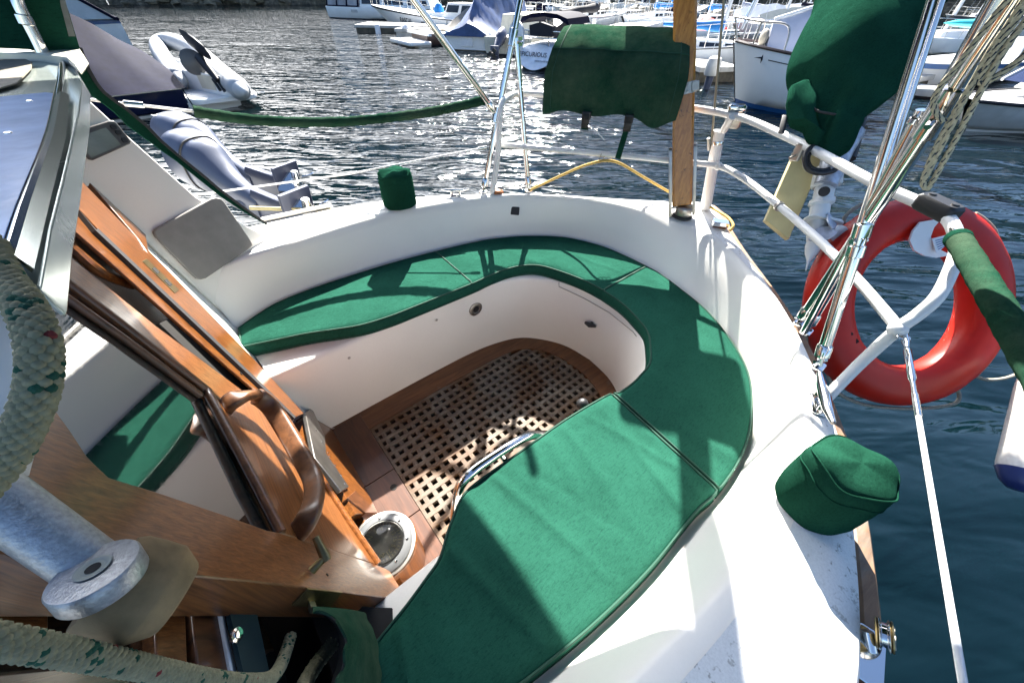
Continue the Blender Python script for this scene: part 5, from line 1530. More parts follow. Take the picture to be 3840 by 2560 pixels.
# ============================================================ HARBOUR: BOATS, DOCKS
GB = "boats moored across the harbour"
class Craft:
    """local frame: x from stern to bow, y to the boat's left, z up from the water"""
    def __init__(s, name, label, cat, stern, bow, beam, fb, group=GB, hull='white', boot=None, stripe=None, rake=.35, tr=.75, sheer=.25, deck='white', trk=0.0, fine=.62, vs=.55, hs=.72):
        s.S = pz(stern, WZ) if len(stern) == 2 else V(stern); s.B = pz(bow, WZ) if len(bow) == 2 else V(bow)
        s.L = float(np.linalg.norm((s.B - s.S)[:2])); s.ax = unit((s.B - s.S) * V([1, 1, 0])); s.lf = np.cross([0, 0, 1], s.ax)
        s.beam, s.fb = beam, fb; s.rake, s.tr, s.sheer, s.fine = rake, tr, sheer, fine
        s.vs, s.hs = vs, hs
        s.root = thing(name, label, cat, (s.S + s.B) / 2 * V([1, 1, 0]) + V([0, 0, WZ]), group)
        st = np.concatenate([np.linspace(0, .55, 7), np.linspace(.63, 1, 10)])
        rings_h, rings_b, edge = [], [], []
        for t in st:
            hb, z = s.hb(t), s.sh(t)
            def row(zs, flare):
                r_ = []
                for zz, fl in zip(zs, flare):
                    x = t * s.L + s.rake * zz * max(0, (t - .6) / .4) ** 1.5 - (trk * zz if t < .02 else 0)
                    r_.append((x, hb * fl, zz))
                return r_
            zs = [z, z * .97, z * .6, z * .25, .08]
            fl = [1, 1.01, .985, .95, .90 - .25 * t ** 2]
            L_ = row(zs, fl)
            rings_h.append([s.w(x, y, zz) for x, y, zz in L_] + [s.w(x, -y, zz) for x, y, zz in L_[::-1]])
            zb = [.08, -.05, -.5]; fb2 = [.90 - .25 * t ** 2, .86 - .3 * t ** 2, .4 * (1 - t)]
            Lb = row(zb, fb2)
            rings_b.append([s.w(x, y, zz) for x, y, zz in Lb] + [s.w(x, -y, zz) for x, y, zz in Lb[::-1]])
            edge.append((L_[0], z))
        b = MB(); b.loft(rings_h, False, False); n = len(rings_h[0])
        o = len(b.v); b.add(rings_h[0], [tuple(range(n))]); b.build("hull", MAT[hull], s.root, 45)
        b = MB(); b.loft(rings_b, False, False); b.add(rings_b[0], [tuple(range(len(rings_b[0])))]); b.build("bottom", MAT[boot or 'winddark'], s.root, 45)
        b = MB(); b.sheet([[s.w(x, y * k, zz - .02 + .04 * (1 - k * k)) for k in np.linspace(-1, 1, 5)] for (x, y, _), zz in edge]); b.build("deck", MAT[deck], s.root, 45)
        s.edge = edge
        if stripe:
            for k_ in (1, -1):
                b = MB(); b.sheet([[s.w(x - .0, k_ * (y * 1.006 + .006), zz * .97), s.w(x, k_ * (y * 1.006 + .006), zz * stripe[1])] for (x, y, _), zz in edge]); b.build("sheer_stripe", MAT[stripe[0]], s.root, 45)
    def hb(s, t):
        k = s.tr + (1 - s.tr) * math.sin(min(1, t / .45) * math.pi / 2)
        if t > .5: k *= max(0.012, 1 - ((t - .5) / .5) ** 2.2) ** s.fine
        return s.beam / 2 * k
    def sh(s, t): return s.fb * (1 + s.sheer * (t - .25) ** 2 / .56)
    def w(s, x, y, z): return s.S * V([1, 1, 0]) + s.ax * x + s.lf * (y * s.hs) + V([0, 0, WZ + z * (s.vs if z < 7 else 1)])
    def block(s, name, mat, x0, x1, wd, z0, h, taper=.85, front=.3, back=.05, parent=None, top=None):
        """cabin-like block with raked ends"""
        b = MB(); w2 = wd / 2
        lo = [(x0, -w2), (x1, -w2 * taper), (x1, w2 * taper), (x0, w2)]
        hi = [(x0 + back * h, -w2 * .88), (x1 - front * h, -w2 * taper * .85), (x1 - front * h, w2 * taper * .85), (x0 + back * h, w2 * .88)]
        b.loft([[s.w(x, y, z0) for x, y in lo], [s.w(x, y, z0 + h) for x, y in hi]])
        return b.build(name, MAT[mat], parent or s.root, 30, .02)
    def windows(s, n, mat, x0, x1, wd, z0, h, taper, side, zlo=.35, zhi=.82, gap=.2, parent=None, front=.3, back=.05):
        for k in range(n):
            a, c = (k + gap / 2) / n, (k + 1 - gap / 2) / n
            P = []
            for u, f in ((a, zlo), (c, zlo), (c, zhi), (a, zhi)):
                w_ = wd / 2 * (1 + (taper - 1) * u) * (1 - (.12 + .03 * u) * f) + .012
                xa = x0 + back * h * f; xb = x1 - front * h * f
                P.append(s.w(xa + (xb - xa) * u, side * w_, z0 + h * f))
            b = MB(); b.prism(P, s.lf * side * .008); b.build("window", MAT[mat], parent or s.root)
    def cover(s, name, mat, x0, x1, wd, z0, ridge, n=14, sagx=.0, ends=.25, seed=0, folds=.03, parent=None):
        """tent-like boat cover hanging from a ridge"""
        r = random.Random(seed); ph = [r.uniform(0, 6) for _ in range(5)]
        g = []
        for i in range(n + 1):
            t = i / n; x = x0 + (x1 - x0) * t
            zr = np.interp(t, [k / (len(ridge) - 1) for k in range(len(ridge))], ridge)
            w2 = wd(t) if callable(wd) else wd / 2
            row = []
            for j in range(15):
                u = j / 7 - 1
                f = 1 - abs(u)
                z = z0 + (zr - z0) * (f ** 1.15) - .0
                y = u * w2 * (1.0)
                d = folds * math.sin(x * 3.3 + 4 * u + ph[0] + 1.5 * math.sin(x * 1.7 + u * 2)) * (1 - f * .6) + folds * .5 * math.sin(x * 9 + ph[1] + 5 * u + 2 * math.sin(x * 2.3))
                row.append(s.w(x, y * (1 + d * .4), z + d * f))
            g.append(row)
        b = MB(); b.sheet(g)
        b.add(g[0], [tuple(range(15))]); b.add(g[-1], [tuple(range(15))])
        return b.build(name, MAT[mat], parent or s.root, 40)
    def mast(s, x, H=9, r=.055, mat='mast', boom=None, sail=None, stays=True, lean=0):
        b = MB(); b.tube([s.w(x, 0, .2), s.w(x - lean, 0, H)], r, 10); m = b.build("mast", MAT[mat], s.root, 60)
        if boom:
            b = MB(); b.tube([s.w(x, 0, boom[0]), s.w(boom[1], 0, boom[0] + .05)], .045, 8); b.build("boom", MAT[mat], s.root, 60)
            if sail:
                n = 14
                b = MB(); b.loft([[s.w(x + (boom[1] - x) * t, .14 * (1.2 - .5 * t) * math.cos(a) * (1 + .1 * math.sin(9 * t + 2 * a)), boom[0] + .12 * (1 - t * .4) + .30 * (1.1 - .7 * t) * math.sin(a) * (1 + .08 * math.sin(13 * t)) * .8) for a in np.linspace(0, 6.283, 13)[:-1]] for t in np.linspace(-.02, 1.0, n)]); b.build("sail_cover", MAT[sail], s.root, 60)
        if stays:
            b = MB()
            for (xx, yy) in ((0.1, 0), (s.L + s.rake * s.fb, 0), (x + .1, s.beam * .45), (x + .1, -s.beam * .45)):
                b.tube([s.w(xx, yy, s.fb), s.w(x, 0, H * .97)], .006, 5)
            b.build("stay", MAT['mast'], s.root)
    def rails(s, t0, t1, h=.55, n=6, name="guard_rail", sides=(1, -1), mat='steel', r=.012):
        b = MB()
        for sd in sides:
            pts = []
            for k in range(n + 1):
                t = t0 + (t1 - t0) * k / n
                p = s.w(t * s.L + s.rake * s.sh(t) * max(0, (t - .6) / .4) ** 1.5, sd * s.hb(t) * .96, s.sh(t)); q_ = p + V([0, 0, h]); pts.append(q_)
                b.tube([p, q_], r, 6)
            b.tube(pts, r, 6); b.tube([p - V([0, 0, h * .5]) for p in pts], r * .7, 6)
        b.build(name, MAT[mat], s.root, 60)

def flag(pos, w, h, label, dirx=(1, 0, 0)):
    root = thing("flag", label, "flag", pos)
    d = unit(dirx)
    def cloth(u0, u1, mat, nm, off=0):
        g = [[V(pos) + d * (u * w) + V([0, 0, -v * h - .25 * u * w]) + np.cross([0, 0, 1], d) * (.06 * w * math.sin(u * 7) + off) for u in np.linspace(u0, u1, 6)] for v in np.linspace(0, 1, 5)]
        MB().sheet(g, .002).build(nm, MAT[mat], root, 60)
    cloth(0, .27, 'flagred', "red_band"); cloth(.27, .73, 'clothwhite', "white_band"); cloth(.73, 1, 'flagred', "red_band")
    g = [[V(pos) + d * (u * w) + V([0, 0, -v * h - .25 * u * w]) + np.cross([0, 0, 1], d) * (.06 * w * math.sin(u * 7) + .006 * s_) for u, v in ((.5, .2), (.42, .42), (.36, .45), (.45, .68), (.5, .72), (.55, .68), (.64, .45), (.58, .42))] for s_ in (1, -1)]
    b = MB(); b.add(g[0], [tuple(range(8))]); b.add(g[1], [tuple(range(8))]); b.build("leaf_emblem", MAT['flagred'], root)
    b = MB(); b.tube([V(pos) + V([0, 0, .06]), V(pos) - V([0, 0, h * 2.2])], .012, 8); b.build("staff", MAT['mast'], root, 60)

# --- left: navy powerboat under its cover, its swim platform and the inflatable on it
nA, nB = pz((446, 262), WZ), pz((335, 277), WZ)
nax = unit(nB - nA); npp = np.cross([0, 0, 1], nax)
if npp @ (nA - CC) < 0: npp = -npp
NVS = nA + npp * 1.3; NVB = NVS + nax * 9.5
nv = Craft("motorboat", "navy motorboat under a dark cover with a white swim platform astern, at left", "motorboat", tuple(NVS), tuple(NVB), 3.0, .74, hull='navyhull', boot='white', sheer=.3, tr=.9, hs=.95, vs=.62)
cg = [q('A1', *p) for p in ((470, 20), (560, 90), (740, 170), (905, 270), (1010, 370), (1080, 480), (1180, 555), (1235, 600))]
# cover ridge falling aft
def nvw(t): return 1.62 - .12 * t
nv.cover("boat_cover", 'navy', -.05, 7.2, nvw, .72, [1.1, 2.7, 4.6, 6.2, 6.6, 6.8, 6.6], 60, folds=.07, seed=2)
b = MB(); b.rbox(nv.w(-.62, 0, .30), (.62, 1.45, .05), [nv.ax, nv.lf, (0, 0, 1)], .25, 5); b.build("swim_platform", MAT['white'], nv.root, 40)
b = MB(); b.loft([[nv.w(.02, y, z) for y, z in ((-1.4, .28), (1.4, .28), (1.3, -.2), (-1.3, -.2))], [nv.w(-.9, y, z) for y, z in ((-1.3, .27), (1.3, .27), (1.2, .02), (-1.2, .02))]]); b.build("platform_base", MAT['white'], nv.root, 40)
for k_ in (1, -1):
    b = MB(); b.sheet([[nv.w(x, k_ * (nv.hb(x / nv.L) + .02), .74), nv.w(x, k_ * (nv.hb(x / nv.L) + .025), .66)] for x in np.linspace(0, 7, 15)]); b.build("rub_strake", MAT['white'], nv.root)
b = MB(); b.tube([nv.w(-.0, 1.45, .66), nv.w(-.02, 1.55, .3), nv.w(-.1, 1.6, -.02)], .012, 6); b.build("cover_strap", MAT['winddark'], nv.root)
# inflatable
di = thing("inflatable_dinghy", "pale grey inflatable dinghy with a black outboard, sitting across a white swim platform", "dinghy", nv.w(-.75, 0, .3))
def dw(p, z): return pz(p, WZ + z)
tL, tR = dw(q('A1', 1215, 530), .42), dw(q('A1', 1620, 600), .42)
dbow = dw(q('A1', 1190, 320), .62)
cfw = unit((dbow - (tL + tR) / 2) * V([1, 1, 0])); DK = np.linalg.norm((dbow - (tL + tR) / 2)[:2]) / 2.3
bw_ = np.linalg.norm(tR - tL); cx = unit(tR - tL)
def dl(x, y, z): return (tL + tR) / 2 * V([1, 1, 0]) + cx * x + cfw * (y * (DK if y > .2 else 1)) + V([0, 0, WZ + z - .10])
R_ = .19
tubep = [dl(-bw_ / 2 - .02, -.35, .52), dl(-bw_ / 2, 0, .54), dl(-bw_ / 2, .8, .58), dl(-bw_ / 2 + .02, 1.5, .66), dl(-bw_ / 2 + .25, 2.05, .76), dl(0, 2.3, .82), dl(bw_ / 2 - .25, 2.05, .76), dl(bw_ / 2 - .02, 1.5, .66), dl(bw_ / 2, .8, .58), dl(bw_ / 2, 0, .54), dl(bw_ / 2 + .02, -.35, .52)]
tp = spline(tubep, 6); n = len(tp)
infl = plain("pale inflatable fabric", (.36, .38, .40), .5, 0, .06, 6, .05)
rad = [R_ * (min(1, .12 + (k / 5) ** .6) if k < 5 else (min(1, .12 + ((n - 1 - k) / 5) ** .6) if k > n - 6 else 1)) for k in range(n)]
b = MB(); b.tube(tp, rad, 18); b.build("air_tube", infl, di, 60)
b = MB(); 
for sgn in (0, 1):
    seg_ = tp[7:9] if sgn == 0 else tp[-9:-7]
    b = MB(); b.tube(seg_, R_ * 1.012, 18); b.build("tube_patch", MAT['greyhull'], di, 60)
for e in (0, -1):
    b = MB(); c = tp[2] if e == 0 else tp[-3]; d_ = unit(tp[0] - tp[3]) if e == 0 else unit(tp[-1] - tp[-4])
    b.lathe([(R_ * .72, 0), (R_ * .45, .13), (.02, .2)], c, d_, 16); b.build("tube_cone", MAT['greyhull'], di, 60)
b = MB(); b.box(dl(0, .05, .50), (bw_ / 2 - .12, .03, .17), [cx, cfw, (0, 0, 1)]); b.build("transom", MAT['white'], di, 30, .01)
b = MB(); b.box(dl(.02, .015, .52), (.25, .01, .12), [cx, cfw, (0, 0, 1)]); b.build("transom_pad", MAT['beige'], di, 30, .005)
b = MB(); b.sheet([[dl(x, y, .42 + .10 * max(0, y - 1) + .02 * abs(x)) for x in np.linspace(-bw_ / 2 + .1, bw_ / 2 - .1, 5)] for y in np.linspace(0.05, 2.0, 6)]); b.build("floor", MAT['greyhull'], di)
b = MB(); b.rbox(dl(0, .85, .68), (bw_ / 2 - .08, .13, .02), [cx, cfw, (0, 0, 1)], .02); b.build("seat", MAT['white'], di)
om = thing("outboard_motor", "small black outboard tilted up on the pale inflatable dinghy", "outboard", dl(.05, .1, .8))
b = MB(); b.loft([[dl(.30 + .36 * u, .16 - .1 * u, 1.10 - .14 * u) + V([0, 0, 0]) + cx * 0 + (cfw * math.cos(a) * .15 + V([0, 0, 1]) * math.sin(a) * .15 - cx * math.sin(a) * .05) * w for a in np.linspace(0, 6.283, 15)[:-1]] for u, w in ((-.9, .35), (-.75, .8), (-.3, 1.05), (.25, 1.0), (.6, .75), (.75, .3))]); b.build("cowling", MAT['black'], om, 50)
b = MB(); b.tube([dl(.2, .12, .92), dl(.32, -.05, .74), dl(.42, -.12, .60)], [.09, .07, .05], 10); b.build("mid_section", MAT['black'], om, 60)
b = MB(); b.tube([dl(.3, .0, .60), dl(.38, -.04, .42)], .03, 8); b.tube([dl(.45, .0, .58), dl(.52, -.04, .42)], .03, 8); b.build("clamp", MAT['black'], om, 60)
b = MB(); pc = dl(-.12, -.02, .84); b.lathe([(.20, -.01), (.21, 0), (.20, .01), (.001, .012)], pc, unit(CC - pc), 28, lambda r_, h_, a: (r_ * (1 + .04 * math.sin(3 * a)), h_)); b.build("propeller_guard", MAT['darkgrey'], om, 50)
# white cruiser beyond with tall glazed screens and a flag
wS = pz((318, 128), WZ)
wc = Craft("motor_cruiser", "white motor cruiser with tall glazed screens and a navy band, behind the navy covered boat", "motorboat", tuple(wS + npp * 1.3), tuple(wS + npp * 1.3 + nax * 9), 2.7, 1.55, stripe=('bluestrip', .86), tr=.92, hs=1, vs=.62)
b = MB(); wz0 = wc.fb + .02
b.loft([[wc.w(x, y, wz0) for x, y in ((.1, -1.45), (5, -1.4), (5, 1.4), (.1, 1.45))], [wc.w(x, y, wz0 + 1.5) for x, y in ((1.3, -1.2), (4.3, -1.15), (4.3, 1.15), (1.3, 1.2))]]); sc = b.build("screen_canopy", plain("clear vinyl screen", (.45, .47, .45), .12, 0, .15, 3, .1, 6), wc.root, 30)
b = MB()
for y in (-1.46, 0, 1.46):
    b.tube([wc.w(.09, y, wz0), wc.w(1.3, y * .83, wz0 + 1.5)], .05, 6)
b.tube([wc.w(.05, -1.5, wz0), wc.w(.05, 1.5, wz0)], .05, 6)
b.build("canopy_frame", MAT['navy'], sc, 60)
flag(wc.w(-.1, -.6, 3.1), .40, .30, "small red and white flag at the stern of the white cruiser at left", (.55, -.8, 0))

# --- two big tilted outboards on the boat in the next berth
nb_ = Craft("motorboat", "white workboat hull in the next berth, mostly hidden by the wheelhouse", "motorboat", (-.62, 3.0, WZ), (-7.5, 3.6, WZ), 2.2, .62, group=None, tr=.95)
def big_outboard(label, pts, t, parent_label=None):
    """pts: cowl top, waist, leg bottom in the photograph with their distances"""
    o = thing("outboard_motor", label, "outboard", dep(pts[2][0], pts[2][1]), "big tilted outboards in the next berth")
    P = [dep(p, t_) for p, t_ in pts]
    a = unit(P[1] - P[0]); up_ = unit(np.cross(np.cross(a, [0, 0, 1]), a)); sd = np.cross(a, up_)
    Ls = np.linalg.norm(P[1] - P[0])
    def sect(c, hw_, hh, k=16, pw=.75): return [c + sd * hw_ * .68 * abs(math.cos(x)) ** pw * np.sign(math.cos(x)) + up_ * hh * .68 * abs(math.sin(x)) ** pw * np.sign(math.sin(x)) for x in np.linspace(0, 6.283, k + 1)[:-1]]
    cp_ = spline([(-.13, .05, .05, -.03), (-.115, .45, .42, -.02), (-.06, .80, .76, -.005), (.06, .98, .96, .01), (.28, 1.05, 1.06, .02), (.50, 1.04, 1.04, .02), (.60, 1.0, 1.0, .02)], 5)
    b = MB(); b.loft([sect(P[0] + a * Ls * u + up_ * d, .20 * w, .25 * w2, 28) for u, w, w2, d in cp_]); cw = b.build("cowling", MAT['outboard'], o, 60)
    b = MB(); b.loft([sect(P[0] + a * Ls * u + up_ * .02, .196 * w, .245 * w, 28) for u, w in ((.595, 1.0), (.60, 1.03), (.625, 1.03), (.63, 1.0))]); b.build("cowl_seam", MAT['black'], cw, 40)
    c = P[0] + a * Ls * .58 + up_ * .178
    b = MB(); b.rbox(c, (.035, .018, .006), [a, sd, up_], .01); b.build("latch", MAT['black'], cw)
    mp_ = spline([(.625, 1.12, 1.10, .02), (.80, 1.08, 1.06, .012), (1.0, .86, .88, -.02), (1.25, .66, .72, -.06), (1.6, .52, .62, -.09), (1.9, .46, .56, -.10)], 4)
    b = MB(); b.loft([sect(P[0] + a * Ls * u + up_ * d, .17 * w, .22 * h, 28) for u, w, h, d in mp_]); b.build("mid_section", MAT['outboard'], o, 60)
    b = MB(); b.rbox(P[0] + a * Ls * 1.25 - up_ * .12, (Ls * .42, .07, .045), [a, sd, up_], .04); b.build("swivel_bracket", MAT['outboarddark'], o)
    e = P[0] + a * Ls * 1.9 - up_ * .10
    b = MB(); b.loft([sect(e + a * u, .060 * w, .20 * h) for u, w, h in ((-.05, 1.1, .9), (.15, 1, 1.0), (.35, .9, 1.1), (.42, .7, 1.1))]); 
    b.rbox(e + a * .36 + up_ * .02, (.012, .10, .23), [a, sd, up_], .008)
    b.build("gearcase", MAT['outboarddark'], o, 40)
    b = MB(); b.tube([e + a * .45 - up_ * .17, e + a * .45 - up_ * .06, e + a * .45 + up_ * .10], [.015, .045, .038], 14); b.build("torpedo", MAT['outboarddark'], o, 50)
    b = MB(); hub = e + a * .45 + up_ * .15
    b.tube([hub - up_ * .10, hub + up_ * .08], [.035, .022], 12)
    for k in range(3):
        x = RAD(120 * k + 25); u = a * math.cos(x) + sd * math.sin(x); w = -a * math.sin(x) + sd * math.cos(x)
        b.sheet([[hub + u * r_ + w * s_ * .055 * math.sin(math.pi * (.15 + .85 * r_ / .19) * .95) + up_ * s_ * .045 for s_ in (-1, 0, 1)] for r_ in np.linspace(.02, .12, 6)], .005)
    b.build("propeller", MAT['steel'], o, 60)
    return o, P, a, up_, sd, Ls
o1_, P, a, up_, sd, Ls = big_outboard("blue-grey tilted outboard, the farther of the big pair, maker's letters on its cowling", [((395, 312), 2.95), ((490, 352), 2.85), ((650, 420), 2.7)], 0)
text_obj("cowling_lettering", "YAMA", .07, P[0] + a * Ls * .16 + up_ * .178, sd if (RC.T @ sd)[0] < 0 else sd, a, MAT['clothwhite'], o1_)
big_outboard("blue-grey tilted outboard, the nearer of the big pair, half hidden by the zipped canvas edge", [((425, 358), 2.55), ((512, 402), 2.45), ((680, 470), 2.3)], 0)
b = MB(); b.tube([dep((575, 478), 2.2), dep((760, 483), 2.2)], .012, 8); tag(b.build("boathook", MAT['yellowboard'], None, 60), "yellow pole lying level beyond the far side deck", "pole")

# --- docks
def dock(label, a, c, wdt, h, mat='timber', top='concrete'):
    A, B_ = pz(a, WZ), pz(c, WZ); ax = unit((B_ - A) * V([1, 1, 0])); sd = np.cross([0, 0, 1], ax)
    if sd @ (A - CC) < 0: sd = -sd
    L = np.linalg.norm(B_ - A); root = thing("dock", label, "dock", (A + B_) / 2, "floating docks")
    c0 = (A + B_) / 2 + sd * wdt / 2
    b = MB(); b.box(c0 * V([1, 1, 0]) + V([0, 0, WZ + h / 2 - .3]), (L / 2, wdt / 2, h / 2 + .25), [ax, sd, (0, 0, 1)]); b.build("float", MAT[mat], root, 30, .02)
    b = MB(); b.box(c0 * V([1, 1, 0]) + V([0, 0, WZ + h - .0]), (L / 2 + .05, wdt / 2 + .06, .06), [ax, sd, (0, 0, 1)]); b.build("dock_top", MAT[top], root, 30, .01)
    return root, A, ax, sd, L
rt, A, ax, sd, L = dock("long timber dock with a pale top ahead of the white sailboat's bow", (820, 77), (1070, 82), 2.2, .30)
b = MB(); c = A + ax * 1.2 - sd * .12; b.lathe([(.14, -.4), (.14, .32), (.10, .40), (.001, .42)], c, (0, 0, 1), 14); b.build("pile_cap", MAT['clothwhite'], rt, 50)
rt, A, ax, sd, L = dock("short concrete dock end with a white bollard cap beside the brown boat", (912, 92), (1050, 96), 1.2, .36, 'concrete', 'concrete')
b = MB(); c = A + ax * .45 + sd * .1 + V([0, 0, .42]); ball(b, c, .16, 14); b.build("pile_cap", MAT['clothwhite'], rt, 70)
dock("main dock float running behind the moored boats at right of the post", (1600, 190), (1690, 188), 1.6, .3)
dock("dock float beside the open motorboat at far right", (2080, 215), (2330, 168), 1.4, .3)

# --- far left group
cr_ = Craft("motor_cruiser", "white aft-cabin cruiser with dark-framed clear curtains, farthest left of the group", "motorboat", (778, 40), (1010, 50), 3.6, 1.25, boot='navyhull', tr=.95)
cr_.block("cabin", 'white', 3.0, 9.0, 3.0, 1.25, 1.0); cr_.windows(3, 'window', 3.0, 9.0, 3.0, 1.25, 1.0, .85, -1); cr_.windows(3, 'window', 3.0, 9.0, 3.0, 1.25, 1.0, .85, 1)
b = MB(); b.loft([[cr_.w(x, y, 1.3) for x, y in ((.1, -1.6), (2.9, -1.55), (2.9, 1.55), (.1, 1.6))], [cr_.w(x, y, 2.9) for x, y in ((.3, -1.4), (2.9, -1.4), (2.9, 1.4), (.3, 1.4))]]); sc = b.build("curtain", plain("hazy clear curtain", (.30, .30, .33), .2, 0, .3, 2), cr_.root, 30)
b = MB()
for x in (.1, 1.0, 1.9, 2.9):
    for y in (-1.62, 1.62): b.tube([cr_.w(x, y, 1.3), cr_.w(x + .1, y * .88, 2.9)], .06, 5)
for y in (-1.62, 1.62): b.tube([cr_.w(.1, y, 1.3), cr_.w(2.9, y, 1.3)], .06, 5)
b.build("curtain_frame", MAT['navy'], sc, 60)
b = MB(); b.box(cr_.w(2.6, 1.78, .85), (.28, .02, .08), [cr_.ax, cr_.lf, (0, 0, 1)]); b.box(cr_.w(2.6, -1.78, .85), (.28, .02, .08), [cr_.ax, cr_.lf, (0, 0, 1)]); b.build("vent_grille", MAT['greyhull'], cr_.root)
ra = Craft("sailboat", "white sailboat with a black sheer line and dark lettering on its bow", "sailboat", (1190, 84), (905, 62), 3.2, 1.05, stripe=('winddark', .90), rake=.9, tr=.7, sheer=.75)
ra.block("cabin", 'white', 4.0, 8.4, 2.0, 1.05, .45, .7)
ra.block("wheelhouse", 'white', 1.2, 4.6, 2.3, 1.05, 1.25, .9); ra.windows(3, 'window', 1.2, 4.6, 2.3, 1.05, 1.25, .9, 1, .42, .85); ra.windows(3, 'window', 1.2, 4.6, 2.3, 1.05, 1.25, .9, -1, .42, .85)
ra.mast(6.0, 10, .07, 'mast', None, None, True)
ra.rails(.72, 1.0, .6, 5, "bow_rail")
nsd = -1 if (CC - ra.w(5, 0, 0)) @ ra.lf < 0 else 1
x0 = ra.L * .80; y0 = ra.hb(.80) + .02; x1 = ra.L * .72; y1 = ra.hb(.72) + .02
pa_, pb_ = ra.w(x0 + .1, nsd * (y0 + .04), .74), ra.w(x1 + .1, nsd * (y1 + .06), .70)
text_obj("bow_name", "RASCAL", .34, (pa_ + pb_) / 2, pb_ - pa_, (0, 0, 1), MAT['winddark'], ra.root, .004)
b = MB(); b.box(ra.w(ra.L * .62, nsd * (ra.hb(.62) + .02), .68), (.12, .02, .04), [ra.ax, ra.lf, (0, 0, 1)]); b.build("port_light", MAT['window'], ra.root)
b = MB(); ball(b, ra.w(ra.L * .42, nsd * (ra.hb(.42) + .1), .35), .14, 10); b.tube([ra.w(ra.L * .42, nsd * (ra.hb(.42) + .1), .45), ra.w(ra.L * .42, nsd * (ra.hb(.42) + .02), 1.0)], .015, 5); b.build("hull_fender", MAT['winddark'], ra.root, 60)
b = MB(); c = ra.w(5.2, nsd * .4, 1.75); b.loft([[c + V([math.cos(a) * .28 * w, math.sin(a) * .28 * w, h]) for a in np.linspace(0, 6.28, 11)[:-1]] for h, w in ((-.25, 1.1), (0, 1), (.2, .6), (.28, .1))]); b.build("blue_cover", MAT['brightblue'], ra.root, 50)
br_ = Craft("motorboat", "brown low motorboat with a white swim platform and taupe canvas cover", "motorboat", (965, 103), (1180, 92), 2.4, .75, hull='brownhull', tr=.95)
b = MB(); b.rbox(br_.w(-.45, 0, .22), (.5, 1.15, .06), [br_.ax, br_.lf, (0, 0, 1)], .1); b.rbox(br_.w(-.2, 0, .05), (.3, 1.0, .15), [br_.ax, br_.lf, (0, 0, 1)], .1); b.build("swim_platform", MAT['white'], br_.root)
br_.cover("canvas_cover", 'taupe', 1.2, br_.L * .75, 2.3, .78, [.9, 1.6, 2.2, 2.3, 1.4], 14, folds=.02, seed=4)
b = MB(); b.box(br_.w(-.0, 0, .74), (.06, 1.15, .05), [br_.ax, br_.lf, (0, 0, 1)]); b.build("cap_rail", MAT['white'], br_.root)
ta = Craft("motorboat", "old white motorboat buried under a wrinkled blue tarpaulin, transom towards us", "motorboat", (1078, 118), (1268, 60), 2.9, 1.05, tr=.95, boot='timber')
ta.cover("tarpaulin", 'tarp', -.15, 6.5, lambda t: 1.55 - .2 * t, .85, [1.6, 3.2, 4.6, 5.4, 5.6, 5.0], 26, folds=.10, seed=6)
b = MB(); b.box(ta.w(-.03, .1, .55), (.02, .25, .14), [ta.ax, ta.lf, (0, 0, 1)]); b.build("transom_plate", MAT['clothwhite'], ta.root)
cb_ = Craft("motorboat", "cream cabin boat with a sliding side window, behind the tilted black outboard", "motorboat", (1165, 128), (1330, 62), 2.7, .95, hull='beige', tr=.95)
cb_.block("cabin", 'beige', 1.6, 5.2, 2.3, .95, 1.1); cb_.windows(2, 'window', 1.6, 5.2, 2.3, .95, 1.1, .85, 1, .3, .8); cb_.windows(2, 'window', 1.6, 5.2, 2.3, .95, 1.1, .85, -1, .3, .8)
# its tilted outboard
ot = thing("outboard_motor", "dark outboard tilted out of the water on the cream cabin boat's stern", "outboard", cb_.w(-.1, .2, .8))
b = MB(); b.loft([[cb_.w(-.15 - .55 * u, .25, 1.05 - .25 * u) + (cb_.lf * math.cos(a) * .19 + V([0, 0, 1]) * math.sin(a) * .24) * w for a in np.linspace(0, 6.283, 13)[:-1]] for u, w in ((-.45, .4), (-.3, .9), (.2, 1.05), (.6, .8), (.75, .4))]); b.build("cowling", MAT['outboarddark'], ot, 50)
b = MB(); b.tube([cb_.w(-.45, .25, .85), cb_.w(-.8, .25, .45), cb_.w(-1.0, .25, .15)], [.16, .11, .08], 10); b.rbox(cb_.w(-.95, .25, .3), (.03, .16, .2), [cb_.ax, cb_.lf, (0, 0, 1)], .02); b.build("leg", MAT['outboarddark'], ot, 50)
b = MB(); hub = cb_.w(-1.15, .25, .28); b.tube([hub, hub - cb_.ax * .15], .05, 8)
for k in range(3):
    x = RAD(120 * k); u = cb_.lf * math.cos(x) + V([0, 0, 1]) * math.sin(x); w = -cb_.lf * math.sin(x) + V([0, 0, 1]) * math.cos(x)
    b.sheet([[hub + u * r_ + w * s_ * .07 for s_ in (-1, 1)] for r_ in (.04, .1, .16)], .01)
b.build("propeller", MAT['black'], ot)
fl2 = dep((1235, 2), 24)
flag(dep((1118, 4), 17), .35, .3, "tiny red and white flag above the tarpaulin-covered boat", (.7, -.5, 0))

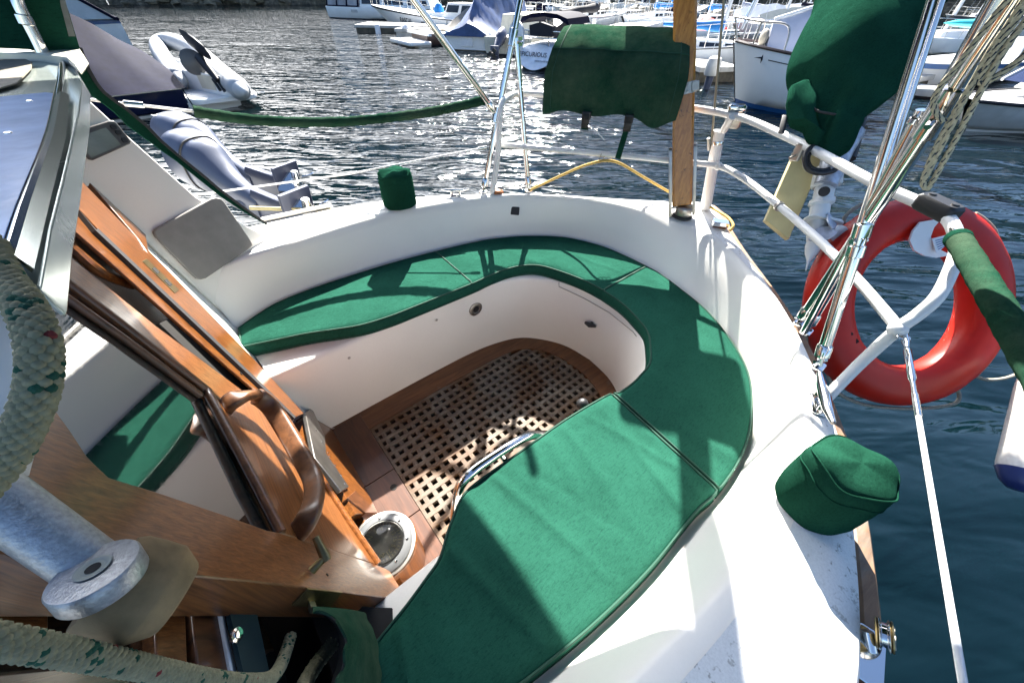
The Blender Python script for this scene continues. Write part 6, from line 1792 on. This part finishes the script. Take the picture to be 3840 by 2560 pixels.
# sailboat seen from its reversed transom
ep = Craft("sailboat", "white sailboat showing its rounded transom with its name in black capitals", "sailboat", (1238, 158), (1620, 28), 2.9, 1.0, boot='winddark', tr=.62)
b = MB()
ring = []
for k in range(28):
    a = 2 * math.pi * k / 28
    y = 1.02 * math.sin(a) * (1 - .10 * (1 - math.cos(a))) ; z = .56 + .56 * math.cos(a)
    ring.append((y * (1.0 if z > .5 else (.75 + .5 * z)), max(z, .0)))
rg = [[ep.w(-.10 - .45 * (1.1 - z) * .9 - dx, y * k_, .02 + z * k_ + (1 - k_) * .5) for y, z in ring] for dx, k_ in ((-.8, .98), (.0, 1.0), (.02, .97))]
b.loft(rg); ept = b.build("transom", plain("bluish white transom", (.70, .74, .80), .3), ep.root, 40)
ca, cbp = ep.w(-.42, 1.0, .62), ep.w(-.42, -1.0, .62)
tx = unit(cbp - ca) if ((RC.T @ (cbp - ca))[0] > 0) else unit(ca - cbp)
tn = unit(-ep.ax * 1.0 + V([0, 0, .42])); ty_ = unit(np.cross(tn, tx)); 
if ty_[2] < 0: ty_ = -ty_
text_obj("transom_name", "EPICURIOUS", .17, ep.w(-.10 - .45 * (1.1 - .68) * .9 - .055, 0, .70) - tx * .10, tx, ty_, MAT['winddark'], ept, .003)
text_obj("transom_port", "VANCOUVER BC", .062, ep.w(-.10 - .45 * (1.1 - .42) * .9 - .055, 0, .44) + tx * .25, tx, ty_, MAT['darkgrey'], ept, .002)
b = MB()
for y in (-.95, -.45, .45, .95):
    b.tube([ep.w(-.1, y, 1.02), ep.w(-.18, y * 1.02, 1.72)], .018, 6)
for z in (1.42, 1.72): b.tube([ep.w(-.15, -1.0, z), ep.w(-.2, 0, z), ep.w(-.15, 1.0, z)], .018, 6)
b.build("stern_rail", MAT['steel'], ep.root, 60)
b = MB(); c = ep.w(-.22, (1.0 if (RC.T @ ep.lf)[0] < 0 else -1.0), 1.38); b.loft([[c + ep.lf * math.cos(a) * .26 * w + V([0, 0, math.sin(a) * .42 * w]) - ep.ax * d_ for a in np.linspace(0, 6.283, 19)[:-1]] for d_, w in ((-.08, .6), (-.05, 1), (.05, 1), (.08, .6))]); b.build("buoy_bag", MAT['clothwhite'], ep.root, 50)
b = MB(); b.loft([[ep.w(x, y * 1.15, z) for y, z in ((-1, 1.95), (-.9, 2.25), (-.5, 2.42), (0, 2.47), (.5, 2.42), (.9, 2.25), (1, 1.95), (.6, 2.2), (0, 2.3), (-.6, 2.2))] for x in (.2, 1.0, 2.3)]); b.build("bimini", MAT['navy'], ep.root, 40)
b = MB(); b.loft([[ep.w(.0 + dx, y, z) for y, z in ((-.6, 1.5), (.35, 1.5), (.4, 1.95), (-.1, 2.1), (-.65, 1.95))] for dx in (-.25, .05)]); b.build("barbecue_cover", MAT['winddark'], ep.root, 40)
b = MB(); b.loft([[ep.w(x, y * s_, 1.0 + z * s_) for y, z in ((-1, 0), (-.95, .55), (-.5, .85), (0, .92), (.5, .85), (.95, .55), (1, 0))] for x, s_ in ((3.0, 1.0), (3.6, .95), (4.2, .5))]); b.build("spray_hood", MAT['winddark'], ep.root, 40)
ep.block("cabin", 'white', 3.2, 7.2, 1.9, 1.0, .4, .6); ep.mast(5.6, 12, .07, 'mast', (2.35, 1.6), 'winddark')
ep.rails(.05, .9, .6, 9)

# white sloop with blue boot top and grey tent cover, right
sl_ = Craft("sailboat", "white sloop with a blue waterline under a long pale grey tent cover", "sailboat", (1935, 250), (1688, 234), 2.7, .92, boot='bluestrip', rake=.42, tr=.75, sheer=.2, vs=1, hs=1)
ns_ = 1 if (CC - sl_.w(3, 0, 0)) @ sl_.lf > 0 else -1
b = MB(); b.sheet([[sl_.w(t * sl_.L + .42 * z * max(0, (t - .6) / .4) ** 1.5, ns_ * (sl_.hb(t) * (1.0) + .012), z) for z in (sl_.sh(t) * .86, sl_.sh(t) * .845)] for t in np.linspace(.05, .86, 20)]); b.build("cove_stripe", MAT['winddark'], sl_.root)
b = MB(); p = sl_.w(.90 * sl_.L + .2, ns_ * (sl_.hb(.90) + .05), sl_.sh(.9) * .86)
b.prism([p + sl_.ax * dx + V([0, 0, dz]) for dx, dz in ((.16, 0), (.02, .015), (0, .09), (-.02, .015), (-.14, 0), (-.02, -.015), (0, -.09), (.02, -.015))], sl_.lf * ns_ * .01); b.build("star_mark", MAT['winddark'], sl_.root)
b = MB()
for k_ in (1, -1): b.tube([sl_.w(t * sl_.L + .42 * sl_.sh(t) * max(0, (t - .6) / .4) ** 1.5, k_ * sl_.hb(t), sl_.sh(t) + .02) for t in np.linspace(0, .995, 24)], .03, 6)
b.build("toe_rail", MAT['brownhull'], sl_.root)
sl_.cover("tent_cover", 'greycanvas', -.2, sl_.L * .92, lambda t: 1.25 * (1 - .72 * t ** 2.2), sl_.fb * .97, [2.05, 1.98, 1.88, 1.75, 1.58, 1.46], 26, folds=.025, seed=9)
b = MB(); b.tube([sl_.w(-.2, 0, 2.07), sl_.w(sl_.L * .4, 0, 1.86), sl_.w(sl_.L * .92, 0, 1.48)], .03, 8); b.build("ridge_cord", MAT['clothwhite'], sl_.root, 60)
b = MB(); b.loft([[sl_.w(sl_.L * x, math.cos(a) * .20 * w, 1.18 + math.sin(a) * .16 * w) for a in np.linspace(0, 6.28, 13)[:-1]] for x, w in ((.925, .5), (.935, .9), (.955, 1.0), (.975, .8), (.985, .2))]); b.build("furled_sail", MAT['taupe'], sl_.root, 50)
fp = lambda t, y, z: sl_.w(t * sl_.L + .42 * sl_.sh(min(1, t)) * max(0, (t - .6) / .4) ** 1.5, y, z)
b = MB()
b.tube(spline([fp(.80, sl_.hb(.8), 1.05), fp(.82, sl_.hb(.82) * .95, 1.42), fp(.93, sl_.hb(.93), 1.46), fp(1.03, 0, 1.50), fp(.93, -sl_.hb(.93), 1.46), fp(.82, -sl_.hb(.82) * .95, 1.42), fp(.80, -sl_.hb(.8), 1.05)], 5), .018, 8)
b.tube([fp(1.03, 0, 1.50), fp(.985, 0, 1.1)], .018, 8)
for k_ in (1, -1): b.tube([fp(.93, k_ * sl_.hb(.93), 1.46), fp(.93, k_ * sl_.hb(.93) * .9, 1.1)], .018, 8)
b.build("pulpit", MAT['dullsteel'], sl_.root, 60)
b = MB(); b.tube([fp(.98, 0, 1.3), sl_.w(sl_.L * .5, 0, 11)], .03, 6); b.build("furled_headsail", MAT['mast'], sl_.root); sl_.mast(sl_.L * .45, 11, .075, stays=False)
sm = Craft("sailboat", "small white sailboat end-on between the wooden post and the grey covered sloop", "sailboat", (1480, 145), (1672, 166), 2.2, .95, rake=.7, sheer=.5, stripe=('winddark', .93))
sm.block("cabin", 'white', 1.0, 3.4, 1.5, .95, .45, .6); sm.windows(3, 'window', 1.0, 3.4, 1.5, .95, .45, .6, 1); sm.windows(3, 'window', 1.0, 3.4, 1.5, .95, .45, .6, -1)
sm.mast(2.3, 9, .055, boom=(1.9, .4), sail='brightblue')
sm.rails(.6, 1.0, .55, 4, "bow_rail")
go = thing("outboard_motor", "grey outboard hanging low over the water beside the small white sailboat", "outboard", pz((1622, 205), WZ))
g0_ = pz((1622, 205), WZ)
b = MB(); b.loft([[g0_ + V([math.cos(a) * .20 * w, math.sin(a) * .16 * w, z]) for a in np.linspace(0, 6.28, 15)[:-1]] for z, w in ((.30, .9), (.34, 1.05), (.55, 1.08), (.66, .9), (.70, .4))]); b.build("cowling", MAT['greyhull'], go, 40)
b = MB(); b.tube([g0_ + V([0, 0, .3]), g0_ + V([0, 0, -.3])], [.10, .06], 10); b.build("leg", MAT['outboarddark'], go, 60)

# right edge: open motorboat, neighbours
mr = Craft("motorboat", "white motorboat with a navy glazed side curtain at the right edge, bow towards us", "motorboat", (2680, 255), (2212, 300), 2.7, .72, rake=.5, hull='greyhull', sheer=.35, tr=.9, boot='white')
ms = 1 if (CC - mr.w(3, 0, 0)) @ mr.lf > 0 else -1
mr.block("cabin", 'white', 1.5, mr.L * .75, 2.0, 1.0, .30, .8)
b = MB(); b.loft([[mr.w(x, y, 1.28) for x, y in ((.2, -1.15), (mr.L * .84, -.72), (mr.L * .84, .72), (.2, 1.15))], [mr.w(x, y, 1.95) for x, y in ((.2, -1.05), (mr.L * .74, -.62), (mr.L * .74, .62), (.2, 1.05))]]); cu_ = b.build("side_curtain", plain("navy clear curtain", (.02, .03, .075), .15, 0, .2, 2), mr.root, 30)
b = MB()
for t in (.1, .38, .55, .7, .84):
    for y in (1, -1): b.tube([mr.w(mr.L * t, y * (1.17 - .52 * t), 1.28), mr.w(mr.L * t * .88, y * (1.07 - .52 * t), 1.95)], .025, 6)
b.build("curtain_frame", MAT['mast'], cu_, 60)
b = MB(); b.box(mr.w(mr.L * .36, 0, 2.12), (mr.L * .36, .72, .10), [mr.ax, mr.lf, (0, 0, 1)]); b.build("hard_top", MAT['taupe'], mr.root, 30, .03)
b = MB(); pr_ = [mr.w(mr.L * t, ms * mr.hb(t) * .75, mr.sh(t) + h) for t, h in ((.86, .02), (.865, .12), (.93, .12), (.935, .02))]; b.tube(pr_, .014, 6); b.build("hand_rail", MAT['steel'], mr.root, 60)
b = MB()
for k_ in (1, -1): b.tube([mr.w(t * mr.L + .5 * mr.sh(t) * max(0, (t - .6) / .4) ** 1.5, k_ * mr.hb(t) * 1.01, mr.sh(t) * .97) for t in np.linspace(0, .995, 20)], .03, 6)
b.build("rub_strake", MAT['winddark'], mr.root)
m2 = Craft("motorboat", "white cabin boat with a blue window band, seen between the stainless poles", "motorboat", (2330, 160), (2085, 205), 2.6, .9, stripe=('bluestrip', .8), tr=.9)
m2.block("cabin", 'white', 1.0, 3.6, 2.1, .9, .8); m2.windows(3, 'window', 1.0, 3.6, 2.1, .9, .8, .85, 1); m2.windows(3, 'window', 1.0, 3.6, 2.1, .9, .8, .85, -1)
m3 = Craft("inflatable_dinghy", "grey flat tender moored at the stern of the grey covered sloop", "dinghy", (2080, 215), (2160, 228), 1.3, .35, hull='greyhull', tr=.95)
kay = pz((2240, 55), .9); b = MB(); b.loft([[kay + unit([.6, -.6, 0]) * x + unit([.6, .6, 0]) * math.cos(a) * .22 * w + V([0, 0, math.sin(a) * .10 * w]) for a in np.linspace(0, 6.28, 13)[:-1]] for x, w in ((-.8, .05), (-.5, .7), (0, 1), (.5, .7), (.8, .05))])
tag(b.build("kayak", plain("turquoise kayak plastic", (.05, .50, .52), .4), None, 50), "turquoise kayak lying on the dock at the upper right", "kayak")
dkc = Craft("sailboat", "sailboat under a black bagged sail cover, between the two poles at top right", "sailboat", (2260, 118), (2060, 128), 2.8, 1.0, tr=.7, rake=.6)
dkc.block("cabin", 'white', 1.5, 5.0, 1.9, 1.0, .45, .6); dkc.mast(4.2, 11, .07, boom=(2.0, .6), sail='winddark'); dkc.rails(.1, .9, .6, 8)
# sailboats and motorboats massed behind the barbecue and post
mass = [
    ("white sloop with a navy sail cover above the left end of the green barbecue cover", (1385, 60), (1300, 80), 'winddark', 2.9, 3.6, 24, 'sail'),
    ("white sloop with a bright blue sail cover just left of the wooden post", (1560, 66), (1440, 78), 'brightblue', 2.9, 3.0, 20, 'sail'),
    ("white sloop with a bright blue sail cover just right of the wooden post", (1660, 74), (1575, 88), 'brightblue', 2.7, 3.0, 18, 'sail'),
    ("white motor cruiser crowded in behind the black spray hood", (1420, 48), (1290, 42), 'window', 3.2, 1.3, 30, 'motor'),
    ("white launch with a red cover right of the wooden post", (1600, 92), (1665, 100), 'flagred', 2.2, .8, 16, 'red'),
    ("white tent-covered boat behind the small white sailboat", (1790, 80), (1640, 74), 'clothwhite', 2.8, 1.0, 20, 'tent'),
    ("cream tented boat with a blue furled headsail behind the grey covered sloop", (1860, 92), (1700, 92), 'beige', 2.9, 1.1, 20, 'tent'),
    ("white tented yacht farthest back by the pier railing", (1930, 52), (1760, 46), 'clothwhite', 3.4, 1.3, 34, 'tent'),
    ("white sloop with bare mast behind the green outboard cover", (2060, 96), (1900, 104), 'winddark', 2.9, 1.0, 25, 'sail'),
    ("white flybridge boat with dark windows at the back of the crowd", (1520, 30), (1380, 26), 'window', 3.6, 1.5, 40, 'motor'),
    ("white daysailer beside the black dodger, its mast bare", (1330, 34), (1200, 30), 'navy', 2.8, .9, 40, 'sail'),
    ("white motorboat with navy canvas beneath the pier at upper right", (2010, 40), (1880, 34), 'navy', 3.0, 1.1, 40, 'motor'),
    ("grey-white sloop with a dark sail cover beyond the right-hand poles", (2352, 84), (2210, 78), 'winddark', 2.9, 1.0, 30, 'sail'),
    ("small white sloop with its mast just left of the black dodger", (1262, 52), (1150, 44), 'navy', 2.4, .9, 24, 'sail'),
    ("white sloop with a taupe hood directly behind the barbecue cover", (1470, 52), (1395, 60), 'taupe', 2.6, 1.0, 24, 'sail'),
    ("white sailing boat farthest back behind the wooden post", (1600, 40), (1490, 36), 'brightblue', 2.8, 1.0, 34, 'sail'),
    ("white sloop with a grey sail cover behind the tented boats", (1760, 66), (1640, 60), 'greycanvas', 2.7, 1.0, 26, 'sail'),
    ("white sloop with a navy sail cover under the end of the pier", (1880, 60), (1790, 52), 'navy', 2.7, 1.0, 28, 'sail'),
    ("white sailing boat with slim mast right of the black sail cover", (2300, 60), (2180, 56), 'winddark', 2.7, 1.0, 34, 'sail'),
    ("white motorboat moored beyond the turquoise kayak", (2420, 60), (2290, 48), 'window', 3.0, 1.1, 40, 'motor'),
]
for i, (lab, st, bw2, m_, beam, fb, dd2, kind) in enumerate(mass):
    c = Craft("sailboat" if kind == 'sail' else "motorboat", lab, "sailboat" if kind == 'sail' else "motorboat", st, bw2, beam, min(fb, 1.2), rake=.6, tr=.75 if kind == 'sail' else .92)
    L = c.L
    if kind == 'sail':
        c.block("cabin", 'white', L * .25, L * .68, beam * .62, c.fb, .45, .6); c.windows(3, 'window', L * .25, L * .68, beam * .62, c.fb, .45, .6, 1); c.windows(3, 'window', L * .25, L * .68, beam * .62, c.fb, .45, .6, -1)
        c.mast(L * .58, 11 + i * .3, .07, boom=(2.15, L * .12), sail=m_); c.rails(.05, .95, .6, 8)
        b = MB(); b.loft([[c.w(L * x, y * s_, c.fb + .3 + z * s_) for y, z in ((-.9, 0), (-.85, .45), (0, .75), (.85, .45), (.9, 0))] for x, s_ in ((.18, 1.0), (.27, .6))]); b.build("spray_hood", MAT['navy' if i % 2 else 'taupe'], c.root, 40)
    elif kind == 'motor':
        c.block("cabin", 'white', L * .22, L * .75, beam * .8, c.fb, 1.1, .8); c.windows(4, 'window', L * .22, L * .75, beam * .8, c.fb, 1.1, .8, 1); c.windows(4, 'window', L * .22, L * .75, beam * .8, c.fb, 1.1, .8, -1)
        c.block("upper_deck", 'white', L * .25, L * .5, beam * .6, c.fb + 1.1, .6, .9); c.rails(.5, .98, .6, 6)
    elif kind == 'red':
        c.cover("boat_cover", 'flagred', 0, L * .9, lambda t: 1.1 * (1 - .6 * t ** 2), c.fb, [1.6, 1.7, 1.5, 1.1], 10, seed=i)
    else:
        c.cover("tent_cover", m_, -.2, L * .85, lambda t: 1.5 * (1 - .5 * t ** 3), c.fb * .95, [2.2, 2.6, 2.5, 2.3, 1.9], 14, folds=.05, seed=i)
        c.mast(L * .5, 11, .07, stays=True)
        if 'blue' in lab:
            b = MB(); b.tube([c.w(L * 1.02, 0, 1.3), c.w(L * .55, 0, 10)], .09, 8); b.build("furled_headsail", MAT['brightblue'], c.root)

# pier with a white railing behind them
pA, pB = V([46, 10, 2.3]), V([62, -14, 2.3])
pier = thing("pier", "dark timber pier with a pale railing crossing behind the boats at upper right", "pier", (pA + pB) / 2 * V([1, 1, 0]) + V([0, 0, WZ]))
ax = unit(pB - pA); sd = np.cross([0, 0, 1], ax); pA = pA - ax * 18; pB = pB + ax * 25; Lp = np.linalg.norm(pB - pA)
b = MB(); b.box((pA + pB) / 2 - V([0, 0, .3]), (Lp / 2, 1.5, .2), [ax, sd, (0, 0, 1)]); b.build("pier_deck", MAT['timber'], pier, 30)
b = MB(); b.tube([pA - sd * 1.5 + V([0, 0, .9]), pB - sd * 1.5 + V([0, 0, .9])], .06, 6); b.tube([pA - sd * 1.5 + V([0, 0, .45]), pB - sd * 1.5 + V([0, 0, .45])], .05, 6); b.build("hand_rail", MAT['mast'], pier)
for k in range(int(Lp / 3)):
    p = pA + ax * (k * 3 + .5)
    b = MB(); b.tube([p - sd * 1.5 + V([0, 0, -.1]), p - sd * 1.5 + V([0, 0, .95])], .05, 6); b.build("rail_post", MAT['mast'], pier)
    if k % 2 == 0:
        b = MB(); b.tube([p - sd * 1.1 - V([0, 0, 3.2]), p - sd * 1.1 - V([0, 0, .4])], .16, 8); b.build("pile", MAT['timber'], pier)
